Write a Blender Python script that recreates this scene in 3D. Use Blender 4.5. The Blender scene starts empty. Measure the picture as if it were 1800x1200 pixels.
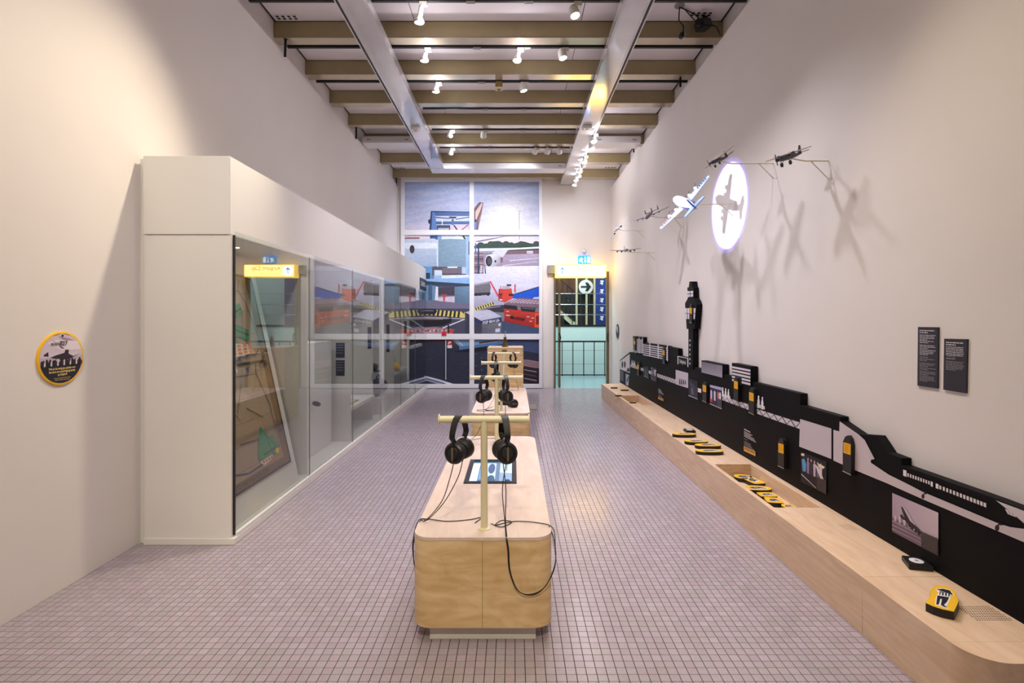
import bpy, bmesh, math, random
from mathutils import Vector, Matrix
from mathutils.geometry import tessellate_polygon
random.seed(7)
S = bpy.context.scene
C = S.collection

# ---------------------------------------------------------------- camera, world, exposure
VX, VY, F, H = 903.0, 560.0, 918.0, 1.5          # vanishing point / focal length (px of 1800x1200), eye height
cam = bpy.data.cameras.new('camera')
cam.sensor_width = 36.0
cam.lens = F / 1800.0 * 36.0
cam.shift_x = (900 - VX) / 1800.0
cam.shift_y = -(600 - VY) / 1800.0
cam.clip_start = 0.05
camo = bpy.data.objects.new('camera', cam)
camo.location = (0, 0, H)
camo.rotation_euler = (math.pi / 2, 0, 0)
C.objects.link(camo)
S.camera = camo
w = bpy.data.worlds.new('world')
S.world = w
w.use_nodes = True
w.node_tree.nodes['Background'].inputs[0].default_value = (0.75, 0.78, 0.9, 1)
w.node_tree.nodes['Background'].inputs[1].default_value = 0.25
S.view_settings.view_transform = 'Standard'
S.view_settings.look = 'None'
S.view_settings.gamma = 1.0
S.view_settings.use_curve_mapping = False
S.view_settings.exposure = 0.24

WALL_L, WALL_R, WALL_B, WALL_F = -2.50, 2.10, 11.29, -2.6
CEIL, BEAM_B, DUCT_B = 4.68, 4.51, 4.386


def at(x, y, D):
    return Vector(((x - VX) * D / F, D, H - (y - VY) * D / F))


def onx(x, y, X):
    return at(x, y, X * F / (x - VX))


def onz(x, y, Z):
    return at(x, y, (H - Z) * F / (y - VY))


# ---------------------------------------------------------------- materials
def lin(c):
    return tuple(((v / 255.0) / 12.92 if v / 255.0 <= 0.04045 else ((v / 255.0 + 0.055) / 1.055) ** 2.4) for v in c[:3])


MATS = {}


def mat(name, rgb, rough=0.5, metal=0.0, noise=0.0, nscale=40.0, bump=0.0, bscale=200.0, spec=0.5, emit=None, estr=0.0, stretch=(1, 1, 1), coat=0.0):
    if name in MATS:
        return MATS[name]
    m = bpy.data.materials.new(name)
    m.use_nodes = True
    nt = m.node_tree
    b = nt.nodes['Principled BSDF']
    col = (*lin(rgb), 1)
    b.inputs['Base Color'].default_value = col
    b.inputs['Roughness'].default_value = rough
    b.inputs['Metallic'].default_value = metal
    b.inputs['Specular IOR Level'].default_value = spec
    b.inputs['Coat Weight'].default_value = coat
    if emit:
        b.inputs['Emission Color'].default_value = (*emit, 1)
        b.inputs['Emission Strength'].default_value = estr
    if noise or bump:
        tc = nt.nodes.new('ShaderNodeTexCoord')
        mp = nt.nodes.new('ShaderNodeMapping')
        mp.inputs['Scale'].default_value = stretch
        nt.links.new(tc.outputs['Object'], mp.inputs['Vector'])
    if noise:
        n = nt.nodes.new('ShaderNodeTexNoise')
        n.inputs['Scale'].default_value = nscale
        n.inputs['Detail'].default_value = 5
        nt.links.new(mp.outputs[0], n.inputs['Vector'])
        r = nt.nodes.new('ShaderNodeMapRange')
        r.inputs[1].default_value = 0.3
        r.inputs[2].default_value = 0.7
        r.inputs[3].default_value = 1 - noise
        r.inputs[4].default_value = 1 + noise
        nt.links.new(n.outputs['Fac'], r.inputs[0])
        v = nt.nodes.new('ShaderNodeVectorMath')
        v.operation = 'SCALE'
        v.inputs[0].default_value = col[:3]
        nt.links.new(r.outputs[0], v.inputs['Scale'])
        nt.links.new(v.outputs[0], b.inputs['Base Color'])
    if bump:
        n2 = nt.nodes.new('ShaderNodeTexNoise')
        n2.inputs['Scale'].default_value = bscale
        n2.inputs['Detail'].default_value = 3
        nt.links.new(mp.outputs[0], n2.inputs['Vector'])
        bp = nt.nodes.new('ShaderNodeBump')
        bp.inputs['Strength'].default_value = bump
        bp.inputs['Distance'].default_value = 0.002
        nt.links.new(n2.outputs['Fac'], bp.inputs['Height'])
        nt.links.new(bp.outputs[0], b.inputs['Normal'])
    MATS[name] = m
    return m


def attr_mat(name, rough=0.5, noise=0.0, nscale=30.0, spec=0.4, stretch=(1, 1, 1)):
    """colour from the mesh's own 'Col' attribute (flat print, tile glaze)"""
    m = bpy.data.materials.new(name)
    m.use_nodes = True
    nt = m.node_tree
    b = nt.nodes['Principled BSDF']
    b.inputs['Roughness'].default_value = rough
    b.inputs['Specular IOR Level'].default_value = spec
    a = nt.nodes.new('ShaderNodeAttribute')
    a.attribute_name = 'Col'
    if noise:
        tc = nt.nodes.new('ShaderNodeTexCoord')
        mp = nt.nodes.new('ShaderNodeMapping')
        mp.inputs['Scale'].default_value = stretch
        nt.links.new(tc.outputs['Object'], mp.inputs['Vector'])
        n = nt.nodes.new('ShaderNodeTexNoise')
        n.inputs['Scale'].default_value = nscale
        n.inputs['Detail'].default_value = 6
        nt.links.new(mp.outputs[0], n.inputs['Vector'])
        r = nt.nodes.new('ShaderNodeMapRange')
        r.inputs[1].default_value = 0.3
        r.inputs[2].default_value = 0.7
        r.inputs[3].default_value = 1 - noise
        r.inputs[4].default_value = 1 + noise
        nt.links.new(n.outputs['Fac'], r.inputs[0])
        v = nt.nodes.new('ShaderNodeVectorMath')
        v.operation = 'SCALE'
        nt.links.new(a.outputs['Color'], v.inputs[0])
        nt.links.new(r.outputs[0], v.inputs['Scale'])
        nt.links.new(v.outputs[0], b.inputs['Base Color'])
    else:
        nt.links.new(a.outputs['Color'], b.inputs['Base Color'])
    return m


def wood_mat(name, rgb_a, rgb_b, axis):
    """pale birch ply: stretched noise grain with faint flame figure"""
    m = bpy.data.materials.new(name)
    m.use_nodes = True
    nt = m.node_tree
    b = nt.nodes['Principled BSDF']
    b.inputs['Roughness'].default_value = 0.42
    b.inputs['Specular IOR Level'].default_value = 0.35
    tc = nt.nodes.new('ShaderNodeTexCoord')
    mp = nt.nodes.new('ShaderNodeMapping')
    mp.inputs['Scale'].default_value = axis
    nt.links.new(tc.outputs['Object'], mp.inputs['Vector'])
    n1 = nt.nodes.new('ShaderNodeTexNoise')
    n1.inputs['Scale'].default_value = 3.0
    n1.inputs['Detail'].default_value = 8
    n1.inputs['Distortion'].default_value = 1.2
    nt.links.new(mp.outputs[0], n1.inputs['Vector'])
    wv = nt.nodes.new('ShaderNodeTexWave')
    wv.inputs['Scale'].default_value = 1.6
    wv.inputs['Distortion'].default_value = 9.0
    wv.inputs['Detail'].default_value = 3
    wv.bands_direction = 'Z'
    nt.links.new(mp.outputs[0], wv.inputs['Vector'])
    mx = nt.nodes.new('ShaderNodeMath')
    mx.operation = 'MULTIPLY_ADD'
    nt.links.new(wv.outputs['Fac'], mx.inputs[0])
    mx.inputs[1].default_value = 0.10
    nt.links.new(n1.outputs['Fac'], mx.inputs[2])
    cr = nt.nodes.new('ShaderNodeValToRGB')
    cr.color_ramp.elements[0].position = 0.35
    cr.color_ramp.elements[0].color = (*lin(rgb_b), 1)
    cr.color_ramp.elements[1].position = 0.85
    cr.color_ramp.elements[1].color = (*lin(rgb_a), 1)
    nt.links.new(mx.outputs[0], cr.inputs[0])
    nt.links.new(cr.outputs[0], b.inputs['Base Color'])
    MATS[name] = m
    return m


def glass_mat(name, tint, refl=0.04):
    """thin clear glass: transparent with Schlick reflection"""
    m = bpy.data.materials.new(name)
    m.use_nodes = True
    nt = m.node_tree
    nt.nodes.remove(nt.nodes['Principled BSDF'])
    out = nt.nodes['Material Output']
    tr = nt.nodes.new('ShaderNodeBsdfTransparent')
    tr.inputs[0].default_value = (*tint, 1)
    gl = nt.nodes.new('ShaderNodeBsdfGlossy')
    gl.inputs['Roughness'].default_value = 0.0
    gl.inputs['Color'].default_value = (1, 1, 1, 1)
    lw = nt.nodes.new('ShaderNodeLayerWeight')
    lw.inputs['Blend'].default_value = 0.5
    pw = nt.nodes.new('ShaderNodeMath')
    pw.operation = 'POWER'
    pw.inputs[1].default_value = 5.0
    nt.links.new(lw.outputs['Facing'], pw.inputs[0])
    ma = nt.nodes.new('ShaderNodeMath')
    ma.operation = 'MULTIPLY_ADD'
    ma.inputs[1].default_value = 1 - refl
    ma.inputs[2].default_value = refl
    nt.links.new(pw.outputs[0], ma.inputs[0])
    mx = nt.nodes.new('ShaderNodeMixShader')
    nt.links.new(ma.outputs[0], mx.inputs[0])
    nt.links.new(tr.outputs[0], mx.inputs[1])
    nt.links.new(gl.outputs[0], mx.inputs[2])
    nt.links.new(mx.outputs[0], out.inputs['Surface'])
    MATS[name] = m
    return m


mat('wall_paint', (226, 220, 216), 0.75, bump=0.10, bscale=120, noise=0.012, nscale=2.5)
mat('case_white', (228, 225, 220), 0.45)
mat('case_inner', (214, 211, 205), 0.6)
mat('white', (235, 234, 232), 0.45)
mat('fixture_white', (225, 222, 216), 0.35)
mat('frame_white', (232, 231, 236), 0.4)
mat('ceiling_panel', (240, 234, 236), 0.7)
mat('beam', (166, 150, 112), 0.22, metal=0.15, noise=0.05, nscale=6, bump=0.05, bscale=60)
mat('duct', (222, 219, 222), 0.09, metal=0.5, noise=0.04, nscale=5)
mat('beam_soffit', (206, 194, 172), 0.17, metal=0.5, noise=0.05, nscale=5)
mat('duct_white', (225, 222, 224), 0.3, metal=0.2)
mat('track', (40, 38, 38), 0.5)
mat('grout', (46, 30, 36), 0.9)
mat('black', (20, 20, 23), 0.42)
mat('black_matte', (20, 20, 24), 0.6)
mat('black_board', (11, 10, 14), 0.6, noise=0.12, nscale=25, spec=0.15)
mat('rubber', (22, 21, 21), 0.55)
mat('leather', (20, 19, 20), 0.42, bump=0.2, bscale=300)
mat('grey_plastic', (140, 138, 130), 0.4)
mat('silver', (190, 190, 195), 0.25, metal=0.9)
mat('cream', (222, 214, 178), 0.38)
mat('yellow', (242, 188, 34), 0.5)
mat('yellow_deep', (240, 176, 20), 0.5)
mat('orange', (220, 120, 50), 0.5)
mat('red', (205, 45, 60), 0.45)
mat('brass', (120, 95, 50), 0.3, metal=0.8)
mat('slate', (44, 42, 54), 0.55)
mat('text_white', (225, 222, 222), 0.6)
mat('text_grey', (140, 136, 140), 0.6)
mat('text_yellow', (235, 205, 120), 0.6)
mat('text_black', (20, 20, 25), 0.6)
mat('olive_frame', (120, 106, 80), 0.4, metal=0.3)
mat('sensor_brown', (150, 118, 62), 0.5)
mat('bulb', (255, 250, 240), 0.4, emit=(1, 0.95, 0.9), estr=14)
mat('bulb_small', (255, 250, 240), 0.4, emit=(1, 0.95, 0.85), estr=10)
mat('sign_glow', (250, 205, 60), 0.3, emit=(1.0, 0.68, 0.20), estr=7.5)
mat('sign_edge', (245, 190, 40), 0.3, emit=(1.0, 0.62, 0.10), estr=2.2)
mat('sign_text', (120, 100, 60), 0.3, emit=(0.85, 0.66, 0.35), estr=1.1)
mat('sign_disc', (250, 250, 245), 0.3, emit=(1.0, 0.98, 0.9), estr=6.0)
mat('sign_blue', (40, 90, 190), 0.3, emit=(0.10, 0.28, 0.8), estr=0.9)
mat('exit_blue', (30, 130, 220), 0.3, emit=(0.02, 0.30, 0.85), estr=1.1)
mat('exit_white', (240, 250, 255), 0.3, emit=(0.8, 0.95, 1.0), estr=1.6)
mat('teal_wall', (214, 230, 228), 0.5)
mat('corridor_floor', (150, 180, 186), 0.25)
mat('corridor_dark', (44, 36, 34), 0.7)
mat('corridor_brick', (116, 72, 52), 0.7)
mat('banner_blue', (24, 40, 120), 0.6, noise=0.35, nscale=3)
wood_mat('birch', (238, 216, 190), (224, 198, 168), (1.0, 5.0, 5.0))
wood_mat('birch_long', (233, 206, 178), (214, 182, 150), (5.0, 1.0, 5.0))
wood_mat('birch_top_lit', (226, 206, 192), (210, 188, 172), (5.0, 1.0, 5.0))  # same birch, with the pale pinkish light from above put into its colour
wood_mat('birch_end', (238, 212, 168), (204, 168, 116), (1.6, 1.6, 4.0))
glass_mat('case_glass', (0.93, 0.955, 0.945), 0.045)
glass_mat('door_glass', (0.80, 0.92, 0.92), 0.045)
PRINT = attr_mat('print', 0.55)
MURAL = attr_mat('mural_print', 0.5, noise=0.10, nscale=14, stretch=(1, 1, 2.5))
TILE = attr_mat('tile_glaze', 0.19, noise=0.04, nscale=60, spec=0.5)


# ---------------------------------------------------------------- geometry helpers
class MB:
    def __init__(self):
        self.v, self.f, self.m, self.c = [], [], [], []

    def add(self, vs, fs, mi=0, col=None):
        o = len(self.v)
        self.v += [tuple(p) for p in vs]
        for q in fs:
            self.f.append(tuple(i + o for i in q))
            self.m.append(mi)
            self.c.append(col)
        return self

    def box(self, x0, x1, y0, y1, z0, z1, mi=0, col=None):
        vs = [(x0, y0, z0), (x1, y0, z0), (x1, y1, z0), (x0, y1, z0), (x0, y0, z1), (x1, y0, z1), (x1, y1, z1), (x0, y1, z1)]
        fs = [(3, 2, 1, 0), (4, 5, 6, 7), (0, 1, 5, 4), (1, 2, 6, 5), (2, 3, 7, 6), (3, 0, 4, 7)]
        return self.add(vs, fs, mi, col)

    def obox(self, M, sx, sy, sz, mi=0):
        o = len(self.v)
        self.box(-sx / 2, sx / 2, -sy / 2, sy / 2, -sz / 2, sz / 2, mi)
        self.v[o:] = [tuple(M @ Vector(p)) for p in self.v[o:]]
        return self

    def bar(self, a, b, wd, ht, up=Vector((0, 0, 1)), mi=0):
        a, b = Vector(a), Vector(b)
        d = (b - a).normalized()
        s = d.cross(up)
        if s.length < 1e-4:
            s = d.cross(Vector((1, 0, 0)))
        s.normalize()
        u = s.cross(d)
        vs = []
        for p in (a, b):
            for i, j in ((-1, -1), (1, -1), (1, 1), (-1, 1)):
                vs.append(p + s * (i * wd / 2) + u * (j * ht / 2))
        return self.add(vs, [(0, 1, 2, 3), (7, 6, 5, 4), (0, 4, 5, 1), (1, 5, 6, 2), (2, 6, 7, 3), (3, 7, 4, 0)], mi)

    def tube(self, pts, r, n=8, mi=0, closed=False, caps=True):
        pts = [Vector(p) for p in pts]
        rs = r if isinstance(r, (list, tuple)) else [r] * len(pts)
        o = len(self.v)
        prev = None
        N = len(pts)
        for i, p in enumerate(pts):
            if closed:
                t = pts[(i + 1) % N] - pts[i - 1]
            else:
                t = pts[min(i + 1, N - 1)] - pts[max(i - 1, 0)]
            t.normalize()
            if prev is None:
                a = Vector((0, 0, 1)) if abs(t.z) < 0.9 else Vector((1, 0, 0))
                n1 = t.cross(a).normalized()
            else:
                n1 = (prev - t * prev.dot(t))
                if n1.length < 1e-6:
                    n1 = t.orthogonal()
                n1.normalize()
            prev = n1
            n2 = t.cross(n1)
            for k in range(n):
                an = 2 * math.pi * k / n
                self.v.append(tuple(p + (n1 * math.cos(an) + n2 * math.sin(an)) * rs[i]))
        L = N if closed else N - 1
        for i in range(L):
            for k in range(n):
                a, b2 = o + i * n + k, o + i * n + (k + 1) % n
                c2, d = o + ((i + 1) % N) * n + (k + 1) % n, o + ((i + 1) % N) * n + k
                self.f.append((a, b2, c2, d))
                self.m.append(mi)
                self.c.append(None)
        if caps and not closed:
            self.f.append(tuple(o + k for k in reversed(range(n))))
            self.f.append(tuple(o + (N - 1) * n + k for k in range(n)))
            self.m += [mi, mi]
            self.c += [None, None]
        return self

    def lathe(self, prof, origin, axis, n=16, mi=0):
        """prof: list of (radius, distance along axis)"""
        axis = Vector(axis).normalized()
        a = axis.orthogonal().normalized()
        b = axis.cross(a)
        o = len(self.v)
        origin = Vector(origin)
        for r, h in prof:
            for k in range(n):
                an = 2 * math.pi * k / n
                self.v.append(tuple(origin + axis * h + (a * math.cos(an) + b * math.sin(an)) * max(r, 1e-5)))
        for i in range(len(prof) - 1):
            for k in range(n):
                self.f.append((o + i * n + k, o + i * n + (k + 1) % n, o + (i + 1) * n + (k + 1) % n, o + (i + 1) * n + k))
                self.m.append(mi)
                self.c.append(None)
        self.f.append(tuple(o + k for k in reversed(range(n))))
        self.f.append(tuple(o + (len(prof) - 1) * n + k for k in range(n)))
        self.m += [mi, mi]
        self.c += [None, None]
        return self

    def prism(self, pts, ext, mi=0, side_mi=None):
        """pts: 3D outline; ext: Vector extrusion"""
        pts = [Vector(p) for p in pts]
        ext = Vector(ext)
        n = len(pts)
        nrm = Vector((0, 0, 0))
        for i in range(n):
            nrm += pts[i].cross(pts[(i + 1) % n])
        if nrm.dot(ext) > 0:
            pts.reverse()
        tris = tessellate_polygon([pts])
        tri2 = []
        for t in tris:
            a, b, c = (pts[i] for i in t)
            if (b - a).cross(c - a).dot(ext) > 0:
                t = (t[0], t[2], t[1])
            tri2.append(tuple(t))
        vs = pts + [p + ext for p in pts]
        self.add(vs, tri2, mi)
        self.add(vs, [(t[0] + n, t[2] + n, t[1] + n) for t in tri2], mi)
        self.add(vs, [(i, i + n, (i + 1) % n + n, (i + 1) % n) for i in range(n)], mi if side_mi is None else side_mi)
        return self

    def build(self, name, mats, parent=None, smooth=False, bevel=0.0, bseg=2, kind=None, label=None):
        me = bpy.data.meshes.new(name)
        me.from_pydata(self.v, [], self.f)
        if not isinstance(mats, (list, tuple)):
            mats = [mats]
        for q in mats:
            me.materials.append(MATS[q] if isinstance(q, str) else q)
        me.polygons.foreach_set('material_index', self.m)
        if any(c is not None for c in self.c):
            at_ = me.color_attributes.new('Col', 'FLOAT_COLOR', 'CORNER')
            buf = []
            for p in me.polygons:
                c = self.c[p.index]
                if c is None:
                    c = (0.5, 0.5, 0.5)
                if isinstance(c[0], (tuple, list)):
                    for q in c:
                        buf += [*q, 1.0]
                else:
                    buf += [*c, 1.0] * p.loop_total
            at_.data.foreach_set('color', buf)
        if bevel > 0:
            bm = bmesh.new()
            bm.from_mesh(me)
            bmesh.ops.remove_doubles(bm, verts=bm.verts, dist=1e-5)
            es = [e for e in bm.edges if len(e.link_faces) == 2 and e.calc_face_angle(0) > 0.5]
            bmesh.ops.bevel(bm, geom=es, offset=bevel, segments=bseg, affect='EDGES', clamp_overlap=True)
            bm.to_mesh(me)
            bm.free()
        if smooth or bevel > 0:
            me.polygons.foreach_set('use_smooth', [True] * len(me.polygons))
            try:
                me.set_sharp_from_angle(angle=math.radians(38))
            except Exception:
                pass
        me.update()
        o = bpy.data.objects.new(name, me)
        C.objects.link(o)
        if parent:
            o.parent = parent
        if kind:
            o['kind'] = kind
        if label:
            o['label'] = label
        return o


def tag(o, label, cat, group=None):
    o['label'] = label
    o['category'] = cat
    if group:
        o['group'] = group
    return o


def thing(name, label, cat, loc=(0, 0, 0), group=None, M=None):
    o = bpy.data.objects.new(name, None)
    o.empty_display_size = 0.1
    C.objects.link(o)
    if M is not None:
        o.matrix_world = M
    else:
        o.location = loc
    return tag(o, label, cat, group)


def put(child, parent):
    """parent a world-space mesh under a located empty without moving it"""
    child.parent = parent
    child.matrix_parent_inverse = parent.matrix_basis.inverted()
    return child


def clip_rect(poly, x0, y0, x1, y1):
    """Sutherland-Hodgman on (x, y, colour) tuples"""
    def cut(pts, inside, inter):
        out = []
        for i in range(len(pts)):
            a, b = pts[i - 1], pts[i]
            ia, ib = inside(a), inside(b)
            if ib:
                if not ia:
                    out.append(inter(a, b))
                out.append(b)
            elif ia:
                out.append(inter(a, b))
        return out

    def lerp(a, b, t):
        return (a[0] + (b[0] - a[0]) * t, a[1] + (b[1] - a[1]) * t, tuple(p + (q - p) * t for p, q in zip(a[2], b[2])))
    for ax, lim, sg in ((0, x0, 1), (0, x1, -1), (1, y0, 1), (1, y1, -1)):
        if not poly:
            break
        poly = cut(poly, lambda p: (p[ax] - lim) * sg >= 0, lambda a, b: lerp(a, b, (lim - a[ax]) / (b[ax] - a[ax])))
    return poly


class Print:
    """flat printed picture: coloured polygons in print order, stacked in paper-thin ink layers"""

    def __init__(self, fn, normal, step=0.00025):
        self.fn, self.n, self.step = fn, Vector(normal), step
        self.mbs = {}
        self.b = None
        self.k = 1
        self.rect = None

    @property
    def mb(self):
        return self.mbs.setdefault(self.b, MB())

    def poly(self, pts, col, same=False):
        cols = col if isinstance(col, list) else [col] * len(pts)
        P = [(p[0], p[1], lin(c)) for p, c in zip(pts, cols)]
        if self.rect:
            P = clip_rect(P, *self.rect)
        if len(P) < 3:
            return self
        if not same:
            self.k += 1
        off = self.n * (self.step * self.k)
        W = [Vector(self.fn(p[0], p[1])) + off for p in P]
        for t in tessellate_polygon([[Vector((p[0], p[1], 0)) for p in P]]):
            a, b, c = (W[i] for i in t)
            if (b - a).cross(c - a).dot(self.n) < 0:
                t = (t[0], t[2], t[1])
            self.mb.add([W[i] for i in t], [(0, 1, 2)], 0, tuple(P[i][2] for i in t))
        return self

    def rectp(self, x0, y0, x1, y1, col, same=False):
        return self.poly([(x0, y0), (x1, y0), (x1, y1), (x0, y1)], col, same)

    def ell(self, cx, cy, rx, ry, col, n=16, same=False):
        return self.poly([(cx + rx * math.cos(2 * math.pi * i / n), cy + ry * math.sin(2 * math.pi * i / n)) for i in range(n)], col, same)

    def build(self, name, parent=None, m=None):
        return self.mb.build(name, m or PRINT, parent)

    def build_all(self, parent):
        for nm, mb in self.mbs.items():
            if mb.f:
                put(mb.build(nm.split('#')[0], PRINT), parent)


def basis(o, right, up):
    r, u = Vector(right).normalized(), Vector(up).normalized()
    n = r.cross(u).normalized()
    return Matrix(((r.x, u.x, n.x, o[0]), (r.y, u.y, n.y, o[1]), (r.z, u.z, n.z, o[2]), (0, 0, 0, 1)))


def lettering(body, M, size, m, parent=None, name='lettering', align='LEFT', bold=0.0, xs=1.0, space=1.0):
    cu = bpy.data.curves.new(name, 'FONT')
    cu.body = body
    cu.size = size
    cu.align_x = align
    cu.offset = bold
    cu.space_line = space
    cu.resolution_u = 2
    t = bpy.data.objects.new(name, cu)
    C.objects.link(t)
    bpy.context.view_layer.update()
    me = bpy.data.meshes.new_from_object(t)
    bpy.data.objects.remove(t)
    me.transform(M @ Matrix.Diagonal((xs, 1, 1, 1)))
    me.materials.clear()
    me.materials.append(MATS[m])
    o = bpy.data.objects.new(name, me)
    C.objects.link(o)
    if parent:
        put(o, parent)
    return o


def spot(name, loc, aim, watts, deg, col=(1, 1, 1), blend=0.6, radius=0.04, parent=None):
    l = bpy.data.lights.new(name, 'SPOT')
    l.energy = watts
    l.spot_size = math.radians(deg)
    l.spot_blend = blend
    l.color = col
    l.shadow_soft_size = radius
    o = bpy.data.objects.new(name, l)
    d = Vector(aim) - Vector(loc)
    o.matrix_world = Matrix.Translation(loc) @ d.to_track_quat('-Z', 'Y').to_matrix().to_4x4()
    C.objects.link(o)
    if parent:
        put(o, parent)
    return o


def struct(o):
    o['kind'] = 'structure'
    return o


# ================================================================ SETTING
# ---- floor: dark grout bed with glazed mosaic tiles
fl = struct(MB().box(-2.7, 2.3, WALL_F - 0.1, WALL_B, -0.05, -0.0022).build('floor', 'grout'))
PIT, GAP = 0.0432, 0.0027
GX = (905.5 - VX) * 2.15 / F


def tile_col(i, j):
    rr = random.Random(i * 7919 + j)
    base = [(164, 153, 162), (161, 153, 158), (168, 157, 167), (164, 151, 160)][rr.randrange(4)]
    k = rr.uniform(0.98, 1.02)
    return lin(tuple(min(255, v * k) for v in base))


def tile_geo(mb, x0, x1, y0, y1, col):
    b = 0.0004
    vs = [(x0, y0, -0.0022), (x1, y0, -0.0022), (x1, y1, -0.0022), (x0, y1, -0.0022),
          (x0 + b, y0 + b, 0), (x1 - b, y0 + b, 0), (x1 - b, y1 - b, 0), (x0 + b, y1 - b, 0)]
    mb.add(vs, [(4, 5, 6, 7), (0, 1, 5, 4), (1, 2, 6, 5), (2, 3, 7, 6), (3, 0, 4, 7)], 0, col)


cells = []
for j in range(int(1.2 / PIT), int((WALL_B + 0.02) / PIT)):
    for i in range(int(-2.5 / PIT) - 1, int(2.1 / PIT) + 1):
        x0, y0 = GX + i * PIT, j * PIT
        if x0 < WALL_L - 0.02 or x0 + PIT > 2.09 or y0 + PIT > WALL_B:
            continue
        cells.append((i, j, x0 + GAP / 2, x0 + PIT - GAP / 2, y0 + GAP / 2, y0 + PIT - GAP / 2))
near = [c for c in cells if c[4] > 2.15 and abs(c[2]) < c[4] * 0.975 and c[2] < 1.62]
near.sort(key=lambda c: (c[1], c[0]))
nearset = set((c[0], c[1]) for c in near[:300])
rest = MB()
tmpl = {}
for c in cells:
    if (c[0], c[1]) in nearset:
        key = tile_col(c[0], c[1])
        q = random.Random(c[0] * 31 + c[1]).randrange(6)
        if q not in tmpl:
            mb = MB()
            tile_geo(mb, 0, PIT - GAP, 0, PIT - GAP, key)
            o = mb.build('floor_tile', TILE, fl)
            tmpl[q] = o
            o.location = (c[2], c[4], 0)
        else:
            o = tmpl[q].copy()
            o.location = (c[2], c[4], 0)
            o.parent = fl
            C.objects.link(o)
    else:
        tile_geo(rest, c[2], c[3], c[4], c[5], tile_col(c[0], c[1]))
rest.build('floor_tiles_beyond', TILE, fl, kind='stuff')

# ---- walls
struct(MB().box(WALL_L - 0.12, WALL_L, WALL_F, WALL_B, 0, 4.38).build('wall_left', 'wall_paint'))
struct(MB().box(-2.75, -2.57, WALL_F, WALL_B, 4.3, 4.8).build('wall_left_upper', 'wall_paint'))
struct(MB().box(WALL_R, WALL_R + 0.08, WALL_F, WALL_B, 0, 4.33).build('wall_right', 'wall_paint'))
struct(MB().box(2.24, 2.40, WALL_F, WALL_B, 4.0, 4.8).build('wall_right_upper', 'wall_paint'))
struct(MB().box(-2.75, 2.4, WALL_F - 0.15, WALL_F, 0, 4.8).build('wall_front', 'wall_paint'))
DX0, DX1, DZ = at(975, 600, WALL_B).x, 2.06, 2.52
wb = MB()
wb.box(-2.75, DX0, WALL_B, WALL_B + 0.14, 0, 4.8)
wb.box(DX1, 2.4, WALL_B, WALL_B + 0.14, 0, 4.8)
wb.box(DX0, DX1, WALL_B, WALL_B + 0.14, DZ, 4.8)
struct(wb.build('wall_back', 'wall_paint'))

# ---- ceiling with panels and steel beams
cl = struct(MB().box(-2.75, 2.4, WALL_F - 0.15, WALL_B, CEIL + 0.012, CEIL + 0.1).build('ceiling', 'track'))
BEAMS = [-1.17, -0.33, 0.52, 1.36, 2.21, 3.05, 3.90, 4.745, 5.587, 6.43, 7.28, 8.11, 8.98, 10.04, 11.10]
for i, y in enumerate(BEAMS):
    wdt = 0.15 if y < 11 else 0.185
    b = MB()
    # I-shaped steel section: top flange, web, bottom flange
    b.box(-2.57, 2.24, y, y + wdt, BEAM_B, CEIL)
    bo = b.build('beam', 'beam', cl, bevel=0.003)
    MB().box(-2.57, 2.24, y + 0.004, y + wdt - 0.002, BEAM_B - 0.004, BEAM_B - 0.0005).build('soffit_strip', 'beam_soffit', bo)
    y1 = BEAMS[i + 1] if i + 1 < len(BEAMS) else None
    if y1:
        xs = [-2.545, -1.06, 0.72, 2.215]
        for k in range(3):
            MB().box(xs[k] + 0.004, xs[k + 1] - 0.004, y + wdt + 0.005, y1 - 0.008, CEIL, CEIL + 0.011).build('ceiling_panel', 'ceiling_panel', cl)

# ---- cable ducts under the beams
def duct(name, x0, x1, y0, y1, label, side):
    t = thing(name, label, 'duct', ((x0 + x1) / 2, (y0 + y1) / 2, DUCT_B))
    b = MB().box(x0, x1, y0, y1, DUCT_B, 4.492)
    put(b.build('duct_body', 'duct', bevel=0.006), t)
    r = MB()
    for xx in (x0 + 0.018, x1 - 0.024):
        r.box(xx, xx + 0.006, y0, y1, DUCT_B - 0.004, DUCT_B + 0.002)
    put(r.build('edge_bead', 'duct'), t)
    xo = x0 if side < 0 else x1
    put(MB().box(min(xo, xo + side * 0.03), max(xo, xo + side * 0.03), y0, min(y1, 10.0), DUCT_B + 0.02, DUCT_B + 0.055).build('lighting_rail', 'track'), t)
    put(MB().box(min(xo + side * 0.03, xo + side * 0.042), max(xo + side * 0.03, xo + side * 0.042), y0, min(y1, 10.0), DUCT_B + 0.015, DUCT_B + 0.06).build('rail_lip', 'duct_white'), t)
    return t


duct('cable_duct', -1.60, -1.34, WALL_F + 0.05, 10.02, 'long silver cable duct running under the beams on the left', -1)
duct('cable_duct', 1.00, 1.245, WALL_F + 0.05, 11.27, 'long silver cable duct on the right, reflecting the yellow sign', 1)


def cross_duct(x0, x1, y0, y1, label):
    t = thing('cross_duct', label, 'duct', ((x0 + x1) / 2, (y0 + y1) / 2, DUCT_B))
    put(MB().box(x0, x1, y0, y1, DUCT_B, 4.492).build('duct_body', 'duct_white', bevel=0.012), t)
    for xx in (x0 + 0.08, x1 - 0.14):
        put(MB().box(xx, xx + 0.06, y0 - 0.002, y0, DUCT_B + 0.04, DUCT_B + 0.05).build('slot', 'track'), t)


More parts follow.
